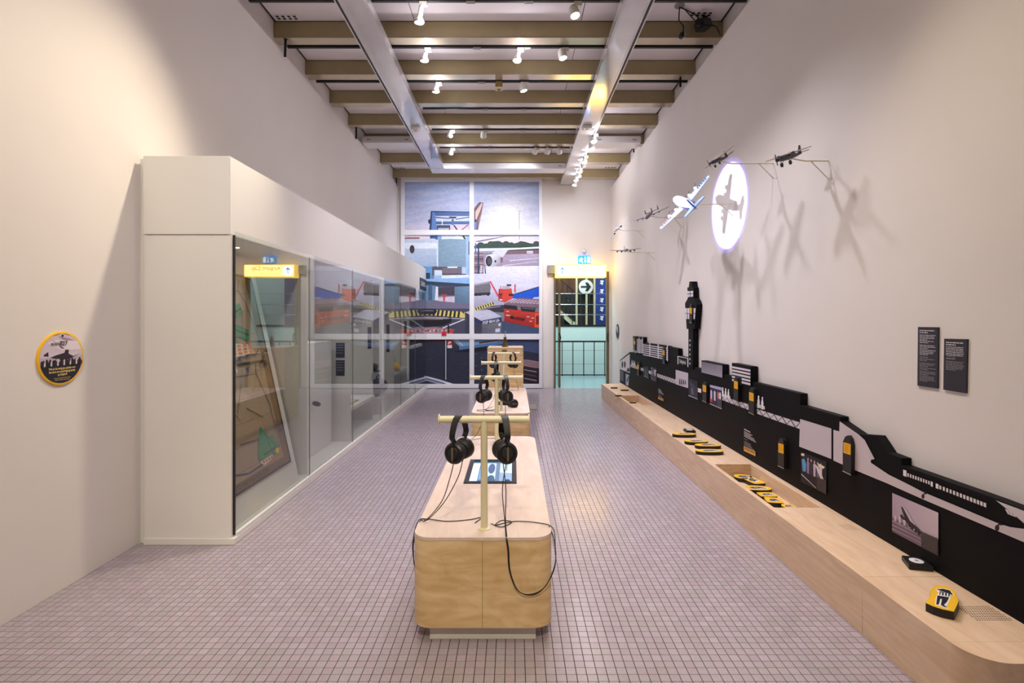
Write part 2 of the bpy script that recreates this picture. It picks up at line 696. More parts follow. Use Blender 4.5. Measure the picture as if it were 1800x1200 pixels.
cross_duct(-1.62, 1.0, 10.03, 10.38, 'white cross duct joining both long ducts in front of the mural')
cross_duct(-2.49, -1.645, 8.55, 8.88, 'short pale branch duct from left duct to left wall')
cross_duct(1.295, 2.09, 8.55, 8.88, 'short pale branch duct from right duct to right wall')
for k, (px, py, nm) in enumerate(((730, 224, 'left'), (1032, 222, 'right'))):
    D = (DUCT_B - H) * F / (VY - py)
    p = at(px, py, D)
    t = thing('smoke_detector', 'small square grey detector box under the %s silver duct' % nm, 'detector', (p.x, p.y, DUCT_B - 0.04))
    put(MB().box(p.x - 0.07, p.x + 0.07, p.y - 0.07, p.y + 0.07, DUCT_B - 0.045, DUCT_B).build('housing', 'fixture_white', bevel=0.012), t)
    put(MB().lathe([(0.02, 0), (0.02, 0.006), (0.012, 0.012)], (p.x, p.y, DUCT_B - 0.045), (0, 0, -1), 12).build('sensor_dome', 'silver'), t)

# ================================================================ LIGHTS ON TRACKS
def lighting_track(y, x0, x1, label):
    t = thing('lighting_track', label, 'lighting track', (0, y, 4.49))
    put(MB().box(x0, x1, y - 0.016, y + 0.016, 4.494, CEIL).build('rail', 'track'), t)
    for xx in (-0.45, 0.1):
        put(MB().box(xx, xx + 0.085, y - 0.02, y + 0.02, 4.486, 4.494).build('rail_coupler', 'grey_plastic'), t)


ROWN = ['first', 'second', 'third', 'fourth', 'fifth', 'sixth', 'seventh']
TR = [4.935, 5.777, 6.62, 7.47, 8.30, 9.17]
for k, y in enumerate(TR):
    lighting_track(y, -2.5 if k < 3 else -1.3, 2.2 if k < 3 else 0.99, 'black lighting track behind the %s ceiling beam counting from the viewer' % ROWN[k])


def spotlight(loc, aim, style, label, watts=60, deg=60, col=(1, 0.95, 0.92), drop=0.1, group='track spotlights', power=True):
    """loc: head centre.  style 'bell' or 'stem'"""
    loc = Vector(loc)
    d = (Vector(aim) - loc).normalized()
    t = thing('track_spotlight', label, 'spotlight', loc, group)
    top = Vector((loc.x + 0.02, loc.y, loc.z + drop))
    put(MB().box(top.x - 0.02, top.x + 0.055, top.y - 0.02, top.y + 0.02, top.z - 0.02, top.z + 0.02).build('track_adapter', 'fixture_white', bevel=0.004), t)
    if style == 'bell':
        put(MB().tube([top + Vector((-0.01, 0, -0.01)), loc - d * 0.045], 0.009, 8).build('swivel_arm', 'fixture_white', smooth=True), t)
        b = MB().lathe([(0.012, -0.062), (0.030, -0.055), (0.042, -0.03), (0.048, 0.0), (0.050, 0.04), (0.046, 0.052), (0.043, 0.052), (0.040, 0.03)], loc, d, 18)
        put(b.build('lamp_head', 'fixture_white', smooth=True), t)
        put(MB().lathe([(0.039, 0.036), (0.036, 0.041)], loc, d, 16).build('lamp_lens', 'bulb'), t)
        tip = loc + d * 0.075
    else:
        put(MB().lathe([(0.021, 0), (0.023, 0.01), (0.023, max(0.05, drop * 0.72)), (0.018, max(0.06, drop * 0.8))], top + Vector((0, 0, -0.015)), (loc - top).normalized(), 14).build('stem', 'fixture_white', smooth=True), t)
        b = MB().lathe([(0.016, -0.05), (0.022, -0.035), (0.034, -0.012), (0.046, 0.008), (0.049, 0.018), (0.049, 0.026), (0.045, 0.026)], loc, d, 18)
        put(b.build('lamp_head', 'fixture_white', smooth=True), t)
        put(MB().lathe([(0.044, 0.022), (0.038, 0.031), (0.02, 0.036)], loc, d, 16).build('lamp_lens', 'bulb'), t)
        put(MB().tube([loc + (d.orthogonal().normalized() * math.cos(a) + d.cross(d.orthogonal().normalized()) * math.sin(a)) * 0.047 + d * 0.012 for a in [i * math.pi / 8 for i in range(16)]], 0.004, 6, closed=True).build('retaining_ring', 'silver', smooth=True), t)
        tip = loc + d * 0.07
    if power:
        s = spot('lamp_beam', tip, tip + d, watts, deg, col, 1.0, 0.06)
        put(s, t)
        if style == 'stem':                      # open reflector lamp: some light leaks back past the neck
            l = bpy.data.lights.new('lamp_spill', 'POINT')
            l.energy = 4.5
            l.color = col
            l.shadow_soft_size = 0.02
            lo = bpy.data.objects.new('lamp_spill', l)
            lo.location = loc + Vector((0.05, -0.05, -0.02))
            C.objects.link(lo)
            put(lo, t)
    return t


PK = (0.97, 0.92, 1.0)
WM = (1.0, 0.855, 0.63)
CO = (0.90, 0.91, 1.0)
KP, KW, KC = 0.78, 1.0, 1.05          # strength of the hall, added near-end and mural lamps
rows = [
    # px, py, D, style, aim, watts, deg, colour, label
    (737, 35, TR[0], 'stem', (-1.1, 5.6, 0.0), 150, 85, PK, 'stem spotlight nearest the viewer on the left of the first track'),
    (1009, 20, TR[0], 'bell', (1.5, 3.9, 0.0), 190, 85, PK, 'bell-shaped spotlight nearest the viewer on the right of the first track'),
    (746, 103, TR[1], 'stem', (-1.2, 6.4, 0.0), 130, 90, PK, 'stem spotlight at the left of the second track'),
    (909, 103, TR[1], 'stem', (-0.2, 5.2, 0.4), 100, 80, PK, 'stem spotlight in the middle of the second track'),
    (988, 95, TR[1], 'bell', (1.5, 5.2, 0.0), 210, 85, PK, 'bell-shaped spotlight at the right of the second track'),
    (766, 158, TR[2], 'stem', (-1.2, 7.6, 0.0), 150, 85, PK, 'stem spotlight at the left of the third track'),
    (919, 153, TR[2], 'bell', (1.4, 6.8, 0.0), 210, 85, PK, 'bell-shaped spotlight beside the brown sensor on the third track'),
    (791, 237, TR[4], 'stem', (-1.6, 11.2, 1.2), 120, 75, CO, 'stem spotlight at the left of the fifth track'),
    (850, 236, TR[4], 'bell', (-0.6, 11.2, 1.8), 130, 75, CO, 'bell-shaped spotlight at the right of the fifth track'),
    (792, 268, TR[5], 'stem', (-1.3, 11.2, 3.0), 110, 95, CO, 'stem spotlight alone at the left of the sixth track'),
    (941, 265, TR[5], 'bell', (-0.4, 11.2, 3.2), 75, 95, CO, 'leftmost of three bell-shaped spotlights on the sixth track'),
    (962, 265, TR[5], 'bell', (0.0, 11.2, 1.6), 60, 80, CO, 'middle of three bell-shaped spotlights on the sixth track'),
    (983, 265, TR[5], 'bell', (1.3, 11.2, 2.4), 90, 85, CO, 'rightmost of three bell-shaped spotlights on the sixth track'),
]
for px, py, D, st, aim, wt, dg, col, lb in rows:
    p = at(px, py, D)
    spotlight(p, aim, st, lb, wt * (KC if col == CO else KP), dg, col, drop=4.473 - p.z)
# cluster on the rail of the right duct
cl_D = [8.2, 8.48, 9.3, 9.52, 9.9, 10.15, 10.5, 10.8]
ords = ['first', 'second', 'third', 'fourth', 'fifth', 'sixth', 'seventh', 'eighth']
for k, D in enumerate(cl_D):
    aim = [(1.5, 7.0, 0.0), (1.9, 7.4, 0.3), (1.4, 8.0, 0), (2.1, 10.6, 1.2), (1.2, 9.2, 0), (2.0, 9.8, 0.6), (0.9, 10.4, 0.0), (0.2, 10.0, 0.0)][k]
    spotlight((1.252 + 0.012 * (k % 2), D, 4.30), aim, 'bell' if k % 2 else 'stem', '%s white spotlight from the viewer on the rail of the right duct' % ords[k], 45 * (KP if k < 6 else KC), 80, PK if k < 6 else CO, drop=0.0835, group='spotlights along the right duct')
# added, unseen spotlights over and behind the viewer that light the near end
out = [(-1.0, 4.1, (-2.5, 2.3, 1.0), 260, 75, WM), (0.8, 4.1, (1.6, 3.2, 0.0), 150, 85, PK), (0.0, 4.1, (-0.2, 2.7, 0.3), 80, 70, PK),
       (-0.9, 2.4, (-1.4, 4.4, 0.0), 110, 80, PK), (0.8, 2.4, (1.9, 2.4, 0.2), 110, 70, WM), (0.0, 0.7, (-0.1, 2.4, 0.2), 110, 80, WM),
       (-1.0, 0.7, (-2.5, 2.4, 1.6), 70, 110, PK), (0.8, 0.7, (2.1, 2.4, 0.8), 55, 100, WM),
       (0.0, -1.5, (-0.14, 2.4, 0.2), 420, 45, WM), (-0.9, -1.5, (-2.2, 3.5, 1.4), 330, 50, WM)]
for k, (x, y, aim, wt, dg, col) in enumerate(out):
    spotlight((x, y, 4.38), aim, 'bell', 'added white spotlight over the viewer lighting the near gallery, out of frame', wt * (KW if col == WM else KP), dg, col, group='added spotlights over the viewer')

# brown sensor, projector, hooks at wall tops
p = at(877, 149, TR[2])
t = thing('ceiling_sensor', 'small brown box sensor hanging from the third lighting track', 'sensor', p)
put(MB().box(p.x - 0.045, p.x + 0.045, p.y - 0.04, p.y + 0.04, p.z - 0.04, 4.494).build('housing', 'sensor_brown', bevel=0.005), t)
put(MB().box(p.x - 0.048, p.x + 0.048, p.y - 0.043, p.y + 0.043, p.z - 0.06, p.z - 0.04).build('lens_frame', 'cream', bevel=0.004), t)
put(MB().lathe([(0.025, 0), (0.02, 0.008)], (p.x, p.y, p.z - 0.06), (0, 0, -1), 12).build('lens', 'olive_frame', smooth=True), t)
hooks = [(502, 77, 501, 100, 5.62), (626, 225, 626, 244, 8.2), (697, 312, 697, 327, 11.15), (1196, 133, 1196, 153, 6.5), (1114, 258, 1114, 268, 9.2)]
hl = ['black hanger strap at the top of the left wall, first from the viewer', 'black hanger strap at the top of the left wall by the branch duct', 'black hanger strap at the top of the left wall beside the mural',
      'black hanger strap with round plate at the top of the right wall', 'small black hanger strap at the far top of the right wall']
for k, (x0, y0, x1, y1, D) in enumerate(hooks):
    a, b = at(x0, y0, D), at(x1, y1, D)
    t = thing('hanger_strap', hl[k], 'hanger', b, 'black hanger straps at the wall tops')
    put(MB().bar(a + Vector((0, 0, 0.05)), b, 0.025, 0.008, up=Vector((0, 1, 0))).build('strap', 'black'), t)
    put(MB().lathe([(0.03, 0), (0.03, 0.008), (0.02, 0.014)], a + Vector((0, 0, 0.06)), (0, 0, -1), 14).build('ceiling_plate', 'black', smooth=True), t)
# black show projector in the near right corner of the ceiling
D = 5.48
c0 = at(1236, 44, D)
t = thing('effect_projector', 'black projector with bracket and cables in the right ceiling corner', 'projector', c0)
M = Matrix.Translation(c0) @ Matrix.Rotation(math.radians(-18), 4, 'Y') @ Matrix.Rotation(math.radians(30), 4, 'Z')
put(MB().obox(M, 0.15, 0.12, 0.09).build('housing', 'black', bevel=0.008), t)
put(MB().lathe([(0.03, 0), (0.034, 0.02), (0.034, 0.07), (0.028, 0.07)], c0 + Vector((-0.05, -0.05, -0.01)), (-0.5, -0.7, -0.2), 16).build('lens_barrel', 'black', smooth=True), t)
put(MB().bar(c0 + Vector((0.02, 0, 0.04)), c0 + Vector((0.02, 0, CEIL - c0.z)), 0.05, 0.012, up=Vector((0, 1, 0))).build('bracket', 'track'), t)
put(MB().lathe([(0.05, 0), (0.05, 0.01), (0.04, 0.018)], (at(1200, 24, 5.2).x, 5.3, CEIL), (0, 0, -1), 18).build('ceiling_rose', 'grey_plastic', smooth=True), t)
pa = Vector((at(1200, 24, 5.2).x, 5.3, CEIL - 0.02))
put(MB().tube([pa, pa + Vector((0.06, 0.03, 0.0)), c0 + Vector((-0.10, 0, 0.06)), c0 + Vector((-0.05, 0, 0.02))], 0.006, 6).tube([pa, pa + Vector((0.08, 0.03, -0.01)), c0 + Vector((-0.08, -0.02, 0.09)), c0 + Vector((-0.02, 0, 0.04))], 0.006, 6).tube([c0 + Vector((0.05, 0, 0.02)), c0 + Vector((0.14, 0, -0.02)), c0 + Vector((0.19, 0.02, -0.10))], 0.007, 6).build('cable', 'rubber', smooth=True), t)
c1 = at(1198, 62, D)
put(MB().tube([pa, pa + Vector((0, 0.02, -0.12)), c1 + Vector((0.02, 0, 0.1)), c1 + Vector((0.02, 0, 0.03))], 0.006, 6).build('pendant_wire', 'rubber', smooth=True), t)
put(MB().lathe([(0.02, -0.03), (0.024, -0.02), (0.024, 0.03), (0.018, 0.035)], c1, (-0.4, -0.3, -0.85), 14).build('microphone_head', 'black', smooth=True), t)
put(MB().obox(Matrix.Translation(c1 + Vector((0.03, 0.02, 0.05))), 0.05, 0.03, 0.05).build('clamp', 'grey_plastic', bevel=0.004), t)

# perforated socket plates on the ceiling
for k, (px, py, nm) in enumerate(((505, 30, 'near left'), (1233, 24, 'near right'), (703, 295, 'far left'), (1073, 294, 'far right'))):
    D = (CEIL - H) * F / (VY - py)
    p = at(px, py, D)
    t = thing('ceiling_socket', 'plate with black socket holes in the %s ceiling corner' % nm, 'socket plate', (p.x, p.y, CEIL))
    put(MB().box(p.x - 0.13, p.x + 0.13, p.y - 0.05, p.y + 0.05, CEIL - 0.006, CEIL).build('plate', 'ceiling_panel', bevel=0.002), t)
    r = MB()
    for i in range(4):
        for j in range(2):
            r.box(p.x - 0.11 + i * 0.06, p.x - 0.08 + i * 0.06, p.y - 0.035 + j * 0.04, p.y - 0.01 + j * 0.04, CEIL - 0.009, CEIL - 0.006)
    put(r.build('socket_holes', 'black'), t)

# ================================================================ BACK WALL: photo mural in a white frame
MD = WALL_B - 0.03


def mur(x, y):
    return at(x, y, MD)


PANES = [(711, 319, 826, 405), (833, 319, 948, 405), (711, 413, 826, 587), (833, 413, 948, 587), (711, 596, 826, 675), (833, 596, 948, 675)]


def U(x, y):
    return (690 + x / 6.315, 310 + y / 6.315)


def Lw(x, y):
    return (690 + x / 6.315, 490 + y / 6.315)


ART = []


def A(fn, pts, col):
    ART.append(([fn(*p) for p in pts], col))


def AR(fn, x0, y0, x1, y1, col):
    A(fn, [(x0, y0), (x1, y0), (x1, y1), (x0, y1)], col)


def AE(fn, cx, cy, rx, ry, col, n=18):
    A(fn, [(cx + rx * math.cos(2 * math.pi * i / n), cy + ry * math.sin(2 * math.pi * i / n)) for i in range(n)], col)


def mixc(a, b, t):
    t = max(0, min(1, t))
    return tuple(p + (q - p) * t for p, q in zip(a, b))


def sky(x, y):
    t = (y - 319) / 100.0
    c = mixc((146, 168, 212), (196, 196, 222), t * 1.1)
    c = mixc(c, (232, 212, 216), (t - 0.72) * 3.5) if x < 800 else c
    g = math.exp(-(((x - 893) / 38) ** 2 + ((y - 378) / 34) ** 2))
    st = 0.5 + 0.5 * math.sin(y * 0.45 + 0.05 * x + 1.5 * math.sin(x * 0.06 + y * .1))
    c = mixc(c, (214, 206, 222), st * 0.42)
    return mixc(c, (255, 252, 250), g)


def sky_grid(x0, y0, x1, y1, n, m):
    for j in range(m):
        for i in range(n):
            X0, X1 = x0 + (x1 - x0) * i / n, x0 + (x1 - x0) * (i + 1) / n
            Y0, Y1 = y0 + (y1 - y0) * j / m, y0 + (y1 - y0) * (j + 1) / m
            ART.append(([(X0, Y0), (X1, Y0), (X1, Y1), (X0, Y1)], [sky(X0, Y0), sky(X1, Y0), sky(X1, Y1), sky(X0, Y1)], True))


sky_grid(709, 317, 950, 430, 30, 26)
# upper row: tail fin and the gantry of the boarding bridge
A(U, [(905, 355), (960, 285), (1010, 290), (990, 400), (950, 595), (905, 595)], (104, 76, 84))
A(U, [(920, 390), (985, 295), (1003, 300), (965, 400), (935, 470), (920, 540)], (212, 180, 172))
A(U, [(955, 480), (985, 400), (995, 330), (1003, 300), (975, 470), (950, 590)], (150, 110, 108))
AR(U, 470, 430, 870, 600, (196, 206, 232))
A(U, [(430, 385), (870, 393), (870, 440), (440, 438)], (70, 102, 156))
A(U, [(430, 383), (870, 390), (870, 398), (430, 396)], (38, 60, 96))
A(U, [(425, 385), (470, 400), (498, 600), (408, 600)], (92, 128, 186))
A(U, [(425, 385), (442, 388), (430, 600), (408, 600)], (36, 58, 96))
A(U, [(395, 485), (425, 470), (425, 520), (400, 525)], (30, 40, 62))
A(U, [(475, 500), (870, 496), (870, 532), (485, 532)], (66, 98, 150))
A(U, [(472, 448), (640, 462), (640, 472), (474, 460)], (50, 76, 120))
A(U, [(700, 470), (860, 446), (860, 456), (700, 480)], (50, 76, 120))
A(U, [(620, 445), (715, 447), (700, 466), (640, 464)], (28, 32, 44))
AR(U, 655, 470, 680, 590, (70, 104, 160))
AR(U, 548, 475, 556, 560, (236, 240, 248))
AR(U, 492, 540, 640, 600, (58, 66, 84))
AR(U, 505, 572, 628, 600, (160, 172, 190))
A(U, [(640, 540), (870, 530), (870, 600), (640, 600)], (206, 186, 200))
A(U, [(672, 540), (690, 540), (730, 600), (712, 600)], (34, 42, 62))
A(U, [(830, 535), (850, 535), (770, 600), (750, 600)], (140, 84, 88))
A(U, [(850, 520), (930, 470), (935, 530), (925, 600), (850, 600)], (86, 120, 178))
AE(U, 920, 492, 14, 14, (24, 32, 52))
AR(U, 1405, 400, 1410, 860, (120, 112, 132))
AE(U, 1413, 390, 5, 5, (40, 40, 60))
# middle left: telescopic bridge
AR(U, 130, 640, 870, 760, (226, 212, 222))
A(U, [(415, 655), (500, 655), (500, 705), (415, 700)], (58, 88, 138))
A(U, [(500, 655), (545, 655), (545, 705), (500, 705)], (120, 156, 206))
A(U, [(545, 655), (830, 655), (815, 705), (545, 705)], (206, 216, 234))
A(U, [(700, 655), (730, 655), (800, 700), (770, 705)], (236, 238, 246))
A(U, [(770, 655), (795, 655), (815, 690), (800, 705)], (46, 50, 64))
A(U, [(130, 690), (470, 690), (500, 710), (505, 960), (480, 995), (330, 1002), (130, 985)], [(196, 206, 222), (206, 214, 230), (190, 200, 218), (150, 170, 196), (150, 170, 196), (158, 176, 200), (160, 176, 200)])
A(U, [(130, 735), (490, 735), (500, 800), (130, 800)], (214, 222, 236))
AR(U, 130, 676, 300, 692, (140, 80, 96))
AE(U, 217, 808, 27, 46, (40, 34, 42))
AE(U, 219, 810, 18, 36, (70, 52, 58))
A(U, [(505, 698), (660, 692), (815, 698), (815, 1000), (660, 1012), (510, 1002)], [(122, 148, 166), (140, 166, 182), (128, 152, 172), (118, 146, 168), (138, 168, 186), (116, 142, 164)])
AR(U, 490, 700, 508, 1000, (196, 212, 232))
A(U, [(815, 655), (870, 655), (870, 1100), (815, 1100)], (150, 178, 214))
AR(U, 843, 720, 858, 870, (60, 70, 96))
A(U, [(280, 1000), (815, 1005), (815, 1100), (360, 1100)], (86, 78, 90))
AR(U, 555, 1015, 780, 1075, (112, 100, 112))
AR(U, 610, 1000, 720, 1016, (214, 220, 232))
AR(U, 770, 1005, 815, 1080, (170, 192, 222))
A(U, [(360, 1000), (440, 1000), (440, 1200), (360, 1200)], (92, 146, 196))
AR(U, 362, 1070, 416, 1145, (44, 56, 80))
A(U, [(460, 1040), (550, 1040), (550, 1100), (1085, 1085), (1085, 1160), (905, 1172), (860, 1195), (360, 1195), (420, 1180), (460, 1170)], (148, 184, 224))
A(U, [(545, 1098), (1085, 1085), (1085, 1112), (545, 1132)], (214, 222, 240))
A(U, [(470, 1040), (550, 1040), (550, 1098), (470, 1098)], (206, 216, 232))
# middle right: wing, engine, field
A(U, [(900, 700), (1660, 700), (1660, 790), (900, 790)], (222, 204, 216))
A(U, [(900, 775), (960, 740), (1030, 752), (1090, 722), (1180, 715), (1250, 745), (1320, 752), (1380, 735), (1460, 722), (1540, 745), (1660, 742), (1660, 840), (900, 840)], (34, 56, 48))
for kx in range(12):
    AE(U, 980 + kx * 56, 752 + 14 * math.sin(kx * 2.1), 34, 22, (30 + 6 * (kx % 3), 60, 52 - 4 * (kx % 2)))
A(U, [(1200, 826), (1660, 815), (1660, 872), (1200, 880)], (112, 84, 92))
AR(U, 1490, 826, 1560, 856, (190, 182, 196))
A(U, [(900, 870), (1660, 858), (1660, 1010), (900, 1010)], [(140, 122, 142), (168, 156, 180), (150, 138, 160), (136, 118, 140)])
A(U, [(1300, 930), (1660, 900), (1660, 906), (1300, 940)], (206, 198, 216))
A(U, [(1220, 985), (1620, 940), (1620, 946), (1220, 995)], (196, 188, 206))
A(U, [(900, 1000), (1660, 992), (1660, 1240), (900, 1240)], [(206, 204, 224), (222, 220, 236), (204, 204, 226), (196, 198, 222)])
A(U, [(900, 722), (1080, 690), (1300, 656), (1100, 700), (960, 728)], (104, 102, 122))
A(U, [(900, 800), (1400, 792), (1660, 776), (1660, 798), (1300, 815), (1180, 835), (900, 838)], (208, 214, 230))
A(U, [(900, 828), (1180, 822), (1260, 815), (1160, 840), (900, 842)], (146, 150, 170))
A(U, [(1100, 850), (1170, 808), (1280, 820), (1225, 895), (1150, 880)], (196, 198, 214))
A(U, [(1050, 874), (1110, 862), (1190, 880), (1218, 905), (1205, 962), (1110, 1006), (1060, 1008)], [(226, 226, 234), (222, 222, 232), (190, 188, 202), (150, 146, 162), (140, 138, 156), (164, 162, 178), (200, 198, 210)])
A(U, [(1195, 895), (1228, 905), (1222, 950), (1200, 960)], (120, 84, 92))
AE(U, 1070, 940, 44, 68, (214, 214, 224))
AE(U, 1070, 940, 38, 60, (38, 38, 50))
AE(U, 1078, 942, 20, 36, (66, 64, 78))
AE(U, 1142, 942, 11, 13, (34, 34, 48))
AR(U, 905, 850, 1010, 1080, (112, 92, 106))
for k in range(5):
    AR(U, 905, 865 + k * 44, 1010, 880 + k * 44, (72, 62, 84) if k % 2 else (166, 134, 140))
AR(U, 945, 740, 962, 1080, (34, 44, 74))
AR(U, 916, 740, 930, 860, (60, 92, 142))
A(U, [(975, 990), (1000, 990), (995, 1075), (970, 1075)], (226, 226, 238))
for k in range(4):
    AR(U, 972, 1000 + k * 20, 998, 1008 + k * 20, (40, 44, 70))
A(U, [(1020, 1000), (1030, 1000), (1040, 1080), (1025, 1080)], (60, 76, 120))
# lower half of the middle row: bridge legs and apron
A(Lw, [(130, 60), (870, 60), (870, 640), (130, 640)], (72, 72, 92))
A(Lw, [(130, 200), (870, 262), (870, 330), (355, 330), (130, 320)], (116, 112, 138))
A(Lw, [(900, 60), (1660, 60), (1660, 300), (900, 330)], [(206, 206, 226), (216, 214, 232), (168, 168, 196), (150, 148, 172)])
A(Lw, [(355, 0), (870, 0), (870, 62), (355, 36)], (140, 178, 220))
A(Lw, [(355, 24), (870, 56), (870, 92), (355, 66)], (48, 62, 86))
A(Lw, [(355, 64), (505, 80), (505, 240), (355, 240)], (108, 142, 176))
AR(Lw, 395, 64, 440, 238, (72, 98, 130))
A(Lw, [(482, 88), (505, 90), (505, 238), (470, 236)], (226, 228, 238))
A(Lw, [(505, 92), (690, 98), (690, 255), (505, 242)], (132, 122, 138))
AR(Lw, 510, 95, 688, 185, (66, 62, 80))
A(Lw, [(505, 205), (690, 195), (690, 262), (505, 244)], (206, 196, 210))
A(Lw, [(560, 178), (586, 178), (578, 262), (566, 262)], (196, 62, 80))
A(Lw, [(540, 168), (606, 168), (606, 182), (540, 182)], (160, 70, 86))
A(Lw, [(690, 88), (770, 84), (870, 80), (870, 276), (690, 264)], [(96, 124, 150), (136, 168, 190), (112, 142, 170), (96, 124, 150), (84, 110, 136)])


def hazard(fn, a, b, c, d, n):
    """a-b top edge, d-c bottom edge"""
    A(fn, [a, b, c, d], (222, 204, 120))
    for k in range(n):
        t0, t1 = (k + 0.05) / n, (k + 0.55) / n
        sh = 0.35 / n
        P = lambda t, e0, e1: (e0[0] + (e1[0] - e0[0]) * t, e0[1] + (e1[1] - e0[1]) * t)
        A(fn, [P(min(1, t0 + sh), a, b), P(min(1, t1 + sh), a, b), P(t1, d, c), P(t0, d, c)], (36, 34, 36))


hazard(Lw, (350, 335), (800, 366), (808, 432), (350, 398), 10)
A(Lw, [(745, 395), (780, 372), (808, 432), (760, 432)], (222, 204, 120))
A(Lw, [(350, 328), (480, 336), (495, 360), (470, 396), (350, 392)], (38, 38, 48))
A(Lw, [(350, 345), (460, 350), (455, 358), (350, 356)], (120, 120, 136))
A(Lw, [(350, 415), (560, 420), (650, 432), (655, 478), (560, 520), (350, 532)], (28, 28, 38))
A(Lw, [(350, 418), (600, 425), (652, 440), (600, 446), (350, 440)], (150, 150, 168))
AR(Lw, 350, 446, 560, 452, (196, 122, 60))
A(Lw, [(540, 545), (800, 442), (806, 452), (556, 552)], (226, 226, 236))
A(Lw, [(655, 432), (800, 444), (800, 450), (655, 440)], (206, 206, 220))
A(Lw, [(200, 440), (350, 540), (350, 550), (190, 450)], (226, 226, 236))
A(Lw, [(350, 540), (480, 535), (690, 562), (660, 610), (350, 610)], (168, 128, 136))
for k in range(14):
    A(Lw, [(360 + 22 * k, 560 + (k % 3) * 10), (384 + 22 * k, 555 + (k % 4) * 8), (378 + 22 * k, 578 + (k % 3) * 8)], (70, 56, 70) if k % 2 else (214, 196, 206))
A(Lw, [(620, 560), (685, 562), (670, 600), (620, 606)], (190, 66, 60))
AR(Lw, 612, 505, 628, 600, (24, 24, 34))
# right: carts, tug, containers
A(Lw, [(905, 58), (1075, 28), (1092, 90), (1082, 150), (905, 165)], (112, 108, 118))
A(Lw, [(905, 58), (1070, 30), (1075, 46), (905, 78)], (156, 152, 162))
A(Lw, [(905, 158), (1085, 148), (1085, 176), (905, 190)], (52, 52, 66))
for q in (930, 970, 1060):
    AE(Lw, q, 178, 14, 10, (20, 20, 28))
A(Lw, [(1074, 25), (1092, 25), (1188, 196), (1168, 202)], (212, 74, 92))
A(Lw, [(905, 322), (1112, 256), (1142, 284), (905, 360)], (222, 204, 120))
for k in range(8):
    x0 = 915 + k * 27
    y0 = 320 - k * 8.6
    A(Lw, [(x0, y0), (x0 + 11, y0 - 3.6), (x0 + 24, y0 + 26 - 3), (x0 + 12, y0 + 30)], (34, 32, 36))
A(Lw, [(1330, 172), (1480, 128), (1660, 90), (1660, 230), (1480, 232), (1335, 215)], (26, 84, 200))
A(Lw, [(1330, 172), (1660, 72), (1660, 84), (1330, 182)], (52, 58, 84))
A(Lw, [(1570, 205), (1660, 195), (1660, 235), (1540, 235)], (196, 200, 222))
A(Lw, [(1178, 112), (1322, 105), (1334, 215), (1250, 262), (1174, 242)], (206, 66, 54))
A(Lw, [(1178, 112), (1215, 110), (1215, 250), (1174, 242)], (160, 44, 44))
AR(Lw, 1215, 78, 1300, 112, (176, 170, 182))
AR(Lw, 1268, 60, 1318, 80, (44, 42, 52))
A(Lw, [(1195, 80), (1205, 78), (1205, 180), (1195, 180)], (220, 80, 70))
AR(Lw, 1180, 165, 1220, 180, (52, 40, 46))
AR(Lw, 1290, 165, 1340, 190, (40, 34, 42))
AR(Lw, 1186, 225, 1218, 240, (216, 206, 212))
AR(Lw, 1352, 60, 1368, 150, (206, 70, 74))
A(Lw, [(1040, 320), (1100, 300), (1240, 288), (1236, 370), (1090, 362)], (56, 52, 66))
A(Lw, [(1050, 318), (1200, 300), (1200, 308), (1056, 330)], (140, 138, 156))
A(Lw, [(905, 470), (1660, 470), (1660, 640), (905, 640)], (64, 78, 108))
A(Lw, [(805, 372), (905, 392), (995, 470), (995, 640), (805, 640)], (62, 62, 78))
A(Lw, [(805, 372), (870, 350), (1080, 345), (1212, 420), (990, 468), (905, 420)], (196, 196, 216))
A(Lw, [(990, 465), (1212, 418), (1208, 640), (990, 640)], [(106, 106, 116), (130, 130, 140), (92, 94, 108), (84, 84, 98)])
A(Lw, [(905, 446), (990, 470), (990, 500), (905, 476)], (38, 52, 104))
A(Lw, [(990, 462), (1210, 428), (1210, 478), (990, 504)], (34, 50, 106))
A(Lw, [(1142, 555), (1192, 548), (1192, 588), (1142, 594)], (206, 206, 222))
A(Lw, [(1178, 496), (1200, 492), (1198, 520), (1176, 524)], (214, 214, 226))
A(Lw, [(1235, 300), (1240, 272), (1400, 212), (1660, 226), (1660, 330), (1500, 320)], (126, 100, 116))
for k in range(9):
    x0 = 1300 + 36 * k
    A(Lw, [(x0, 262 + k * 2), (x0 + 80, 222 + k * 2), (x0 + 90, 224 + k * 2), (x0 + 12, 266 + k * 2)], (206, 186, 200))
A(Lw, [(1240, 320), (1660, 372), (1660, 550), (1575, 538), (1240, 474)], [(190, 52, 44), (198, 60, 48), (168, 40, 38), (160, 36, 36), (150, 34, 36)])
A(Lw, [(1238, 285), (1380, 300), (1390, 350), (1330, 340), (1238, 330)], (38, 36, 46))
A(Lw, [(1420, 310), (1590, 320), (1580, 372), (1430, 358)], (36, 36, 46))
A(Lw, [(1440, 318), (1580, 328), (1578, 340), (1440, 330)], (92, 92, 106))
A(Lw, [(1580, 380), (1660, 372), (1660, 548), (1576, 538)], (232, 88, 40))
A(Lw, [(1592, 410), (1660, 404), (1660, 510), (1590, 505)], (130, 34, 32))
for q, r in ((1262, 358), (1256, 398), (1490, 416), (1540, 430), (1520, 466), (1276, 402)):
    AR(Lw, q, r, q + 30, r + 9, (226, 196, 196))
